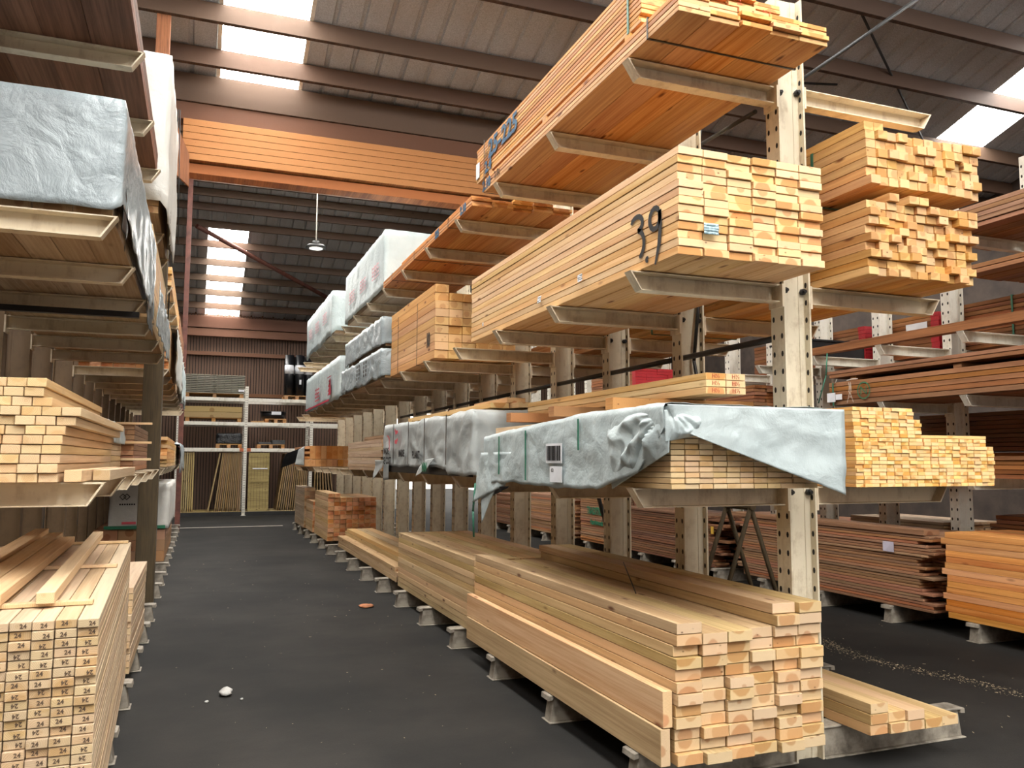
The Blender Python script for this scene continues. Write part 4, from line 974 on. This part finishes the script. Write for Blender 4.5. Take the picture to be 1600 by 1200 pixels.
gp = rough('r', 'square-cut pale hardwood pack with green print on the floor', 6.50, 12.45, 0.172, 1.2, 4, 21, 0.22, 0.036, W_TAN, 93, 0.004)
text('TRADITION', 0.17, M_GREENINK, (6.49, 13.0, 0.72), ROT_LEFT, gp, 'green_print', bold=0.008, sx=0.75)
text('Hardwoods', 0.13, M_GREENINK, (6.49, 12.97, 0.53), ROT_LEFT, gp, 'green_print', bold=0.006, sx=0.8)
G().prism([(12.72, 0.80), (12.80, 0.80), (12.78, 0.88), (12.74, 0.88)], 6.485, 6.49, 'x').build('yellow_tag', M_YELLOW, gp)
rough('r', 'brown hardwood pack behind the green-printed pack', 6.52, 13.95, 0.172, 2.6, 4, 20, 0.22, 0.034, W_TAN, 94, 0.06)
rough('r', 'last brown hardwood pack on the floor, second aisle', 6.52, 16.8, 0.172, 2.6, 4, 18, 0.22, 0.034, W_DARK, 95, 0.06)
rough('r', 'dark board bundle low on the white rack, second aisle', 6.52, 3.6, 1.453, 1.75, 5, 5, 0.18, 0.036, W_RED, 96, 0.02)
rough('r', 'loose brown boards low on the white rack behind the batten stack', 6.52, 6.3, 1.453, 2.4, 4, 3, 0.22, 0.034, W_DARK, 97, 0.1)
rough('r', 'flat brown boards low on the white rack farther along', 6.52, 9.2, 1.453, 3.0, 4, 5, 0.22, 0.034, W_TAN, 98, 0.15)
sb = rough('r', 'brown hardwood bundle with green round stamp and chalk figure', 6.505, 3.4, 2.213, 3.85, 5, 5, 0.18, 0.047, W_RED, 99, 0.012)
g = G()
def ts(u, v): return (6.494, 6.72 - u, 2.345 + v)
ribbon(g, arc(0, 0, 0.085, 0.085, 0, 360, 24), 0.013, ts); [ribbon(g, a, 0.02, ts) for a in ([(-.04, -.045), (-.04, .045)], [(-.04, .04), (.035, -.04)], [(.035, -.045), (.035, .045)])]
g.build('green_stamp', M_GREENINK, sb)
g = G()
def tch(u, v): return (6.494, 6.93 - u, 2.27 + v)
for a in ([(0, .07), (.01, .13), (0, .18)], [(.03, .07), (.03, .13), (.025, .18)], [(.01, .07), (-.03, -.04)], [(.015, .07), (.06, -.04)], [(-.03, .20), (.05, .21), (.13, .205)], [(.005, .02), (.035, .02)]): ribbon(g, a, 0.012, tch)
g.build('chalk_figure', M_WHITEINK, sb)
G().box(6.485, 6.492, 7.13, 7.25, 2.25, 2.35).build('paper_label', M_PAPER, sb)
G().box(6.485, 6.492, 7.03, 7.12, 2.27, 2.33).build('paper_label', M_PAPER, sb)
strap(sb, 6.49, 7.42, 2.21, 2.455, 7.16, M_GREENSTRAP, 0.022)
G().tube((6.48, 7.22, 2.80), (6.48, 7.25, 2.55), 0.007, 6).tube((6.48, 7.25, 2.55), (6.46, 7.36, 2.25), 0.007, 6).build('strap_tail', M_GREENSTRAP, sb)
for k, y in enumerate((4.3, 5.6, 6.9)): place('spacer', board_mesh(0.7, 0.045, 0.09, W_RED), (6.88, y, 2.213 + 5 * 0.051 + 0.022), sb)
rough('r', 'pair of brown boards on spacers above the stamped bundle', 6.50, 3.4, 2.513, 3.83, 5, 2, 0.18, 0.036, W_RED, 100, 0.03)
tag(place('edge_beam', board_mesh(0.10, 0.085, 4.2, W_RED), (6.56, 5.45, 2.846)), 'long red-brown beam along the arm tips above the stamped bundle', 'beam')
def red_tip(label, x0, y0, z0, L, nc, nr, w, h, seed):
    t = thing('lumber_bundle', label, 'lumber bundle', (x0 + nc * w / 2, y0, z0))
    rs = random.Random(seed)
    for c in range(nc):
        for r in range(nr):
            o = place('board', board_mesh(w, h, L, W_RED), (x0 + (c + .5) * (w + .002), y0 + L / 2 + rs.uniform(-.008, .008), z0 + (r + .5) * (h + .004)), t)
            if 'rt%.3f%.3f' % (w, h) not in _bm: _bm['rt%.3f%.3f' % (w, h)] = G().box(-w / 2 - .0008, w / 2 + .0008, -0.001, 0.11, -h / 2 - .0008, h / 2 + .0008).mesh('red_tip', M_REDEND)
            e = place('red_tip', _bm['rt%.3f%.3f' % (w, h)], (0, 0, 0)); e.parent = o; e.location = (0, -L / 2, 0)
    return t
red_tip('red-tipped bundle on the deep arms between the two white posts', 7.735, 7.95, 2.803, 2.2, 4, 10, 0.2, 0.045, 101)
rt2 = red_tip('red-tipped bundle with a paper label behind the white posts', 7.735, 6.85, 2.803, 0.9, 4, 10, 0.2, 0.045, 102)
G().box(7.725, 7.732, 7.0, 7.3, 3.1, 3.2).build('paper_label', M_PAPER, rt2)
rt3 = rough('r', 'strapped redwood bundle behind the white post by the picture edge', 7.74, 3.4, 2.803, 3.35, 4, 11, 0.2, 0.042, W_RED, 103, 0.02)
strap(rt3, 7.735, 8.6, 2.80, 3.31, 5.95, M_GREENSTRAP, 0.022)
red_tip('low red-tipped bundle behind the jagged hardwood stack', 7.74, 8.55, 0.64, 2.0, 4, 6, 0.18, 0.028, 104)
rough('r', 'plain brown bundle carrying the low red-tipped bundle', 7.74, 8.4, 0.172, 2.3, 4, 10, 0.2, 0.042, W_DARK, 105, 0.05)
red_tip('red-tipped bundle at chest level past the batten stack', 7.74, 5.55, 1.453, 1.6, 4, 5, 0.18, 0.045, 108)
rough('r', 'pale-edged boards on the floor behind the white post', 7.74, 6.9, 0.172, 1.4, 4, 20, 0.2, 0.034, W_WEATHER, 106, 0.05)
rough('r', 'orange brown boards on the floor deep behind the larch stack', 7.74, 4.4, 0.172, 1.9, 4, 20, 0.2, 0.04, W_RED, 107, 0.05)
rough('r', 'grey brown boards at chest level behind the white post', 7.74, 5.5, 1.712, 1.7, 4, 9, 0.2, 0.042, W_DARK, 109, 0.05)
rough('r', 'brown boards on the high arms behind the orange lath bundles', 6.50, 3.3, 3.718, 2.6, 5, 5, 0.18, 0.04, W_TAN, 110, 0.03)
rough('r', 'flat reddish boards just under the high brown boards', 6.50, 3.3, 3.30, 2.2, 5, 2, 0.18, 0.04, W_RED, 111, 0.03)
tub = thing('plastic_crate', 'dark plastic crate standing on the white rack behind the marked boards', 'crate', (7.0, 7.9, 2.803))
G().box(6.55, 7.4, 7.62, 8.25, 2.803, 2.815).box(6.55, 6.565, 7.62, 8.25, 2.81, 3.0).box(7.385, 7.4, 7.62, 8.25, 2.81, 3.0).box(6.55, 7.4, 7.62, 7.635, 2.81, 3.0).box(6.55, 7.4, 8.235, 8.25, 2.81, 3.0).build('crate_body', M_DARKPL, tub, bevel=0.004)
G().box(6.53, 7.42, 7.6, 8.27, 3.0, 3.02).build('crate_rim', M_DARKPL, tub)
rough('r', 'redwood bundle on the arms seen between the cream posts', 6.52, 8.6, 2.213, 3.0, 4, 8, 0.2, 0.04, W_RED, 112, 0.03)
rough('r', 'redwood bundle farther along seen between the cream posts', 6.52, 12.0, 2.213, 3.0, 4, 8, 0.2, 0.04, W_RED, 113, 0.03)
red_tip('red-tipped bundle far along seen between the cream posts', 6.52, 11.6, 2.803, 1.6, 4, 6, 0.2, 0.045, 114)

# ================================================================== PALLET RACK AT THE END WALL
pr = thing('pallet_rack', 'white perforated pallet rack along the end wall', 'rack', (2.1, 25.5, 0))
def pr_post(x, H):
    for yy in (25.0, 26.05):
        g = G(); g.box(x - .045, x - .039, yy - .035, yy + .035, 0, H); g.box(x + .039, x + .045, yy - .035, yy + .035, 0, H); g.box(x - .039, x + .039, yy - .035, yy - .029, 0, H)
        z = .08
        while z < H - .05:
            for dx in (-.018, .018): g.box(x + dx - .006, x + dx + .006, yy - .037, yy - .035, z, z + .03, 1)
            z += .07
        up = g.build('upright', [M_WHITE, M_HOLE], pr)
        G().box(x - .07, x + .07, yy - .06, yy + .06, 0, .008).build('foot_plate', M_WHITE, up)
    for k in range(int(H / .6)):
        G().tube((x, 25.03, .2 + k * .6), (x, 26.02, .2 + k * .6 + (.5 if k % 2 else .0)), .012, 6).build('lattice', M_WHITE, pr)
XP = (-0.60, 1.22, 3.08, 4.95)
for x, H in zip(XP, (3.0, 3.72, 3.0, 3.0)): pr_post(x, H)
for a, b in zip(XP, XP[1:]):
    for z in (1.88, 2.63, 3.33):
        if a > 2.9 and z > 3: continue
        for yy in (25.0, 26.05):
            bm_ = G().box(a + .045, b - .045, yy - .025, yy + .025, z - .05, z + .05).build('beam', M_WHITE, pr, bevel=.004)
            if z < 2 and yy < 25.5:
                for xx in (a + .1, b - .1): G().box(xx - .055, xx + .055, yy - .028, yy - .0255, z - .05, z + .05).build('orange_connector', plain('orange_connector_paint', (206, 112, 64), .5), bm_)
    for yy in (25.0, 26.05): G().box(a + .045, b - .045, yy - .03, yy + .03, 0.0, 0.11).build('bottom_beam', M_BLACK if yy < 25.5 else M_WHITE, pr)
    G().box(a + .05, b - .05, 24.99, 26.1, 0.112, 0.13).build('bottom_shelf', W_GREEN, pr)
def pallet(label, x0, x1, y0, y1, z, group=None):
    t = thing('pallet', label, 'pallet', ((x0 + x1) / 2, (y0 + y1) / 2, z), group)
    W = x1 - x0
    for k in range(3):
        xa = x0 + k * (W - .1) / 2
        for j in range(3):
            ya = y0 + j * (y1 - y0 - .1) / 2; G().box(xa, xa + .1, ya, ya + .1, z + .02, z + .095).build('block', W_PALLET, t)
        G().box(xa, xa + .1, y0, y1, z, z + .02).build('bottom_board', W_PALLET, t)
    n = 6
    for k in range(n):
        ya = y0 + k * (y1 - y0 - .1) / (n - 1); G().box(x0, x1, ya, ya + .1, z + .095, z + .117).build('deck_board', W_PALLET, t)
    return z + .117
ZS1, ZS2, ZS3 = 1.933, 2.683, 3.383
z = pallet('pallet under the grey slatted panels on the top shelf', -.45, 1.12, 25.0, 25.9, ZS3)
for k in range(11):
    g = G(); zz = z + k * .05
    for j in range(9): g.box(-.5 + j * .185, -.5 + j * .185 + .16, 24.98, 25.9, zz + .018, zz + .034)
    for yy in (24.96, 25.4, 25.86): g.box(-.5, 1.16, yy, yy + .045, zz, zz + .018)
    tag(g.build('slatted_panel', W_SLATE), 'grey slatted panel, %s up in the stack on the top shelf' % ORD[k], 'panel', 'grey slatted panels on the top shelf')
tag(G().box(.98, 1.14, 24.945, 24.955, z + .06, z + .12).build('paper_label', M_PAPER), 'white paper label on the stack of grey slatted panels', 'label')
z = pallet('pallet under the pale sleepers on the middle shelf', -.42, 1.08, 25.0, 25.9, ZS2)
for k in range(2):
    for j in range(4):
        tag(G().box(-.48, 1.10, 24.98 + j * .23, 25.2 + j * .23, z + k * .16, z + k * .16 + .155).build('sleeper', W_GREEN, bevel=.004), 'yellowish treated sleeper, %s layer, %s from the front of the middle shelf' % (('lower', 'upper')[k], ORD[j]), 'sleeper', 'treated sleepers on the middle shelf')
z = pallet('pallet carrying the black plastic-wrapped load', .42, 1.12, 25.0, 25.9, ZS1)
ld = thing('wrapped_load', 'low black plastic-wrapped load on the lowest shelf', 'wrapped load', (.77, 25.45, z))
G().box(.47, 1.07, 25.08, 25.85, z, z + .26).build('carton', M_DARKPL, ld)
wrap(ld, 'stretch_film', .44, 1.10, 25.03, 25.88, z + .29, F_CLEAR, z + .006, z + .006, z + .006, z + .006, step=.05, amp=.02, seed=41)
z = pallet('pallet under the flat black packs', 1.55, 2.32, 25.0, 25.9, ZS1)
for i, (a, b, hh, lb) in enumerate(((1.58, 1.95, .06, 'thin flat black pack, lower of the two on the pallet'), (1.97, 2.33, .12, 'thicker flat black pack beside the thin one on the pallet'))):
    tag(G().box(a, b, 25.02, 25.8, z, z + hh).build('flat_pack', plain('dark_pack_%d' % i, (70, 72, 74), .4), bevel=.008), lb, 'pack')
z = pallet('pallet under the round dark tub', 1.75, 2.35, 25.0, 25.9, ZS2)
tub2 = thing('tub', 'round dark tub with a white label on the middle shelf', 'tub', (2.0, 25.42, z))
G().tube((2.0, 25.42, z), (2.0, 25.42, z + .20), .33, 24, r1=.36).build('tub_body', M_DARKPL, tub2); G().tube((2.0, 25.42, z + .20), (2.0, 25.42, z + .225), .38, 24).build('rim', M_DARKPL, tub2)
G().box(1.93, 2.2, 25.03, 25.035, z + .12, z + .21).build('paper_label', M_PAPER, tub2)
tag(G().box(1.36, 1.74, 25.1, 25.7, ZS2, ZS2 + .045).build('flat_board', W_PALLET), 'flat board lying beside the round dark tub', 'board')
z = pallet('pallet under the standing black rolls', 2.28, 3.0, 25.0, 25.9, ZS3)
for i, (x, y, lb) in enumerate(((2.42, 25.25, 'black roll with white band, first of the standing rolls'), (2.72, 25.2, 'black roll with white band and small tag, second of the standing rolls'), (2.98, 25.35, 'black roll half hidden by the white wrapped bundle'), (2.5, 25.62, 'black roll behind the first standing roll'), (2.84, 25.66, 'black roll behind the second standing roll'))):
    t = thing('membrane_roll', lb, 'roll', (x, y, z))
    g = G().tube((x, y, z), (x, y, z + 1.22), .135, 20); g.build('roll_body', M_DARKPL, t)
    G().tube((x, y, z + .66), (x, y, z + .92), .137, 20).build('white_band', M_PAPER, t)
    G().tube((x, y, z + 1.22), (x, y, z + 1.235), .05, 12).build('core_hole', M_HOLE, t)
    if i == 1: G().box(x - .02, x + .04, y - .142, y - .138, z + .34, z + .48).build('tag', M_PAPER, t)
# fence panels leaning on the bottom shelf
def panel_mesh(mat, key):
    if key in _bm: return _bm[key]
    g = G()                              # local: width along Y, height Z, thickness X
    for k in range(7): g.box(-.009, .009, .01 + k * .132, .01 + k * .132 + .122, .03, 1.64)
    for zz in (.0, .82, 1.60): g.box(.009, .026, 0, .93, zz, zz + .06)
    for yy in (0, .88): g.box(-.009, .026, yy, yy + .05, 0, 1.67)
    _bm[key] = g.mesh('fence_panel', mat); return _bm[key]
pid = 0
def lean(x, deg, lb, mat=W_PANEL, y=25.04):
    o = place('fence_panel', panel_mesh(mat, 'pan' + mat.name), (x, y, .132 + .03 * math.sin(math.radians(abs(deg)))), None, (0, math.radians(deg), 0)); tag(o, lb, 'fence panel', 'leaning fence panels'); return o
for k in range(7): lean(-.50 + k * .055, 0, 'upright greenish fence panel, %s from the tan racking' % ORD[k], W_GREEN)
lean(.26, 9.5, 'single pale fence panel leaning alone in the first bay', W_GREEN)
for k in range(13): lean(.44 + k * .055, 6.0 - k * .42, 'leaning fence panel, %s in the row after the single one' % ORD[k])
o = place('fence_panel', panel_mesh(W_GREEN, 'pan' + W_GREEN.name), (1.33, 25.02, .132), None, (0, 0, -math.pi / 2)); o.scale = (1, .62, 1.0); tag(o, 'wide yellowish fence panel standing flat against the rack front', 'fence panel', 'leaning fence panels')
tag(G().box(1.44, 1.86, 24.972, 24.98, 1.33, 1.36).build('plastic_strip', M_PAPER), 'white plastic strip across the wide yellowish panel', 'strip')
for k in range(14): lean(2.14 + k * .062, 7.5 - k * .45, 'leaning fence panel, %s in the row of the second bay' % ORD[k])
for k in range(7): lean(3.2 + k * .1, 1.0 - k * 1.4, 'leaning fence panel, %s past the second rack upright' % ORD[k])

tr = thing('trestle_stand', 'dark metal trestle standing in the second aisle behind the cream posts', 'trestle', (4.65, 6.4, 0))
for y in (6.22, 6.58):
    for xb in (4.21, 5.06): G().tube((4.66, y, 1.19), (xb, y, 0.0), 0.021, 8).build('leg', M_OLIVE, tr)
G().tube((4.66, 6.18, 1.19), (4.66, 6.62, 1.19), 0.03, 8).build('top_bar', M_OLIVE, tr)
# ================================================================== LAMP AND SCRAPS
lp = thing('pendant_lamp', 'round black high-bay lamp hanging on a thin rod', 'lamp', (1.97, 16.0, 5.75))
G().tube((1.97, 16.0, 5.80), (1.97, 16.0, zm(16.0) - .02), .012, 6).build('hanging_rod', M_WHITE, lp)
G().tube((1.97, 16.0, 5.70), (1.97, 16.0, 5.76), .20, 24, r1=.17).tube((1.97, 16.0, 5.76), (1.97, 16.0, 5.84), .07, 12).build('lamp_housing', M_BLACK, lp)
G().tube((1.97, 16.0, 5.692), (1.97, 16.0, 5.70), .13, 24).build('lens', M_LENS, lp)
sc_ = blob(None, 'foam_scrap', M_FOAM, (.225, 6.10, .022), (.042, .075, .022), 3.3, 14); tag(sc_, 'white crumpled foam scrap on the aisle floor', 'scrap')
for i, (x, y, s, lb) in enumerate(((.10, 5.95, .012, 'tiny white crumb left beside the foam scrap'), (.32, 5.93, .009, 'tiny white crumb past the foam scrap'))):
    tag(blob(None, 'foam_crumb', M_FOAM, (x, y, .006), (s, s * 1.2, .007), i + 1, 8), lb, 'scrap')
cp = blob(None, 'bark_chip', M_CHIP, (1.762, 9.145, .012), (.075, .10, .014), 5.5, 12); tag(cp, 'orange bark chip on the floor near the second floor stack', 'chip')
rs = random.Random(77); g = G()
def fleck(x, y, s, a):
    c, d = math.cos(a), math.sin(a); L_ = s * rs.uniform(1, 3); W_ = s * .5
    g.face([(x + c * L_ - d * W_, y + d * L_ + c * W_, .004), (x - c * L_ - d * W_, y - d * L_ + c * W_, .003), (x - c * L_ + d * W_, y - d * L_ - c * W_, .004), (x + c * L_ + d * W_, y + d * L_ - c * W_, .006)])
for k in range(1100):                                  # sawdust trail along the second aisle
    t = rs.random(); x = 5.25 + .10 * math.sin(t * 7) + rs.gauss(0, .05); y = 3.7 + 2.5 * t
    fleck(x, y, rs.uniform(.0012, .0042), rs.uniform(0, 6.3))
for k in range(150): fleck(rs.uniform(-.2, 2.0), rs.uniform(3.2, 14), rs.uniform(.001, .0045), rs.uniform(0, 6.3))
for k in range(120): fleck(rs.uniform(4.2, 6.4), rs.uniform(2.6, 8), rs.uniform(.001, .005), rs.uniform(0, 6.3))
tag(g.build('sawdust', M_DUST), 'scattered sawdust and splinters on the asphalt floor', 'sawdust', None, 'stuff')
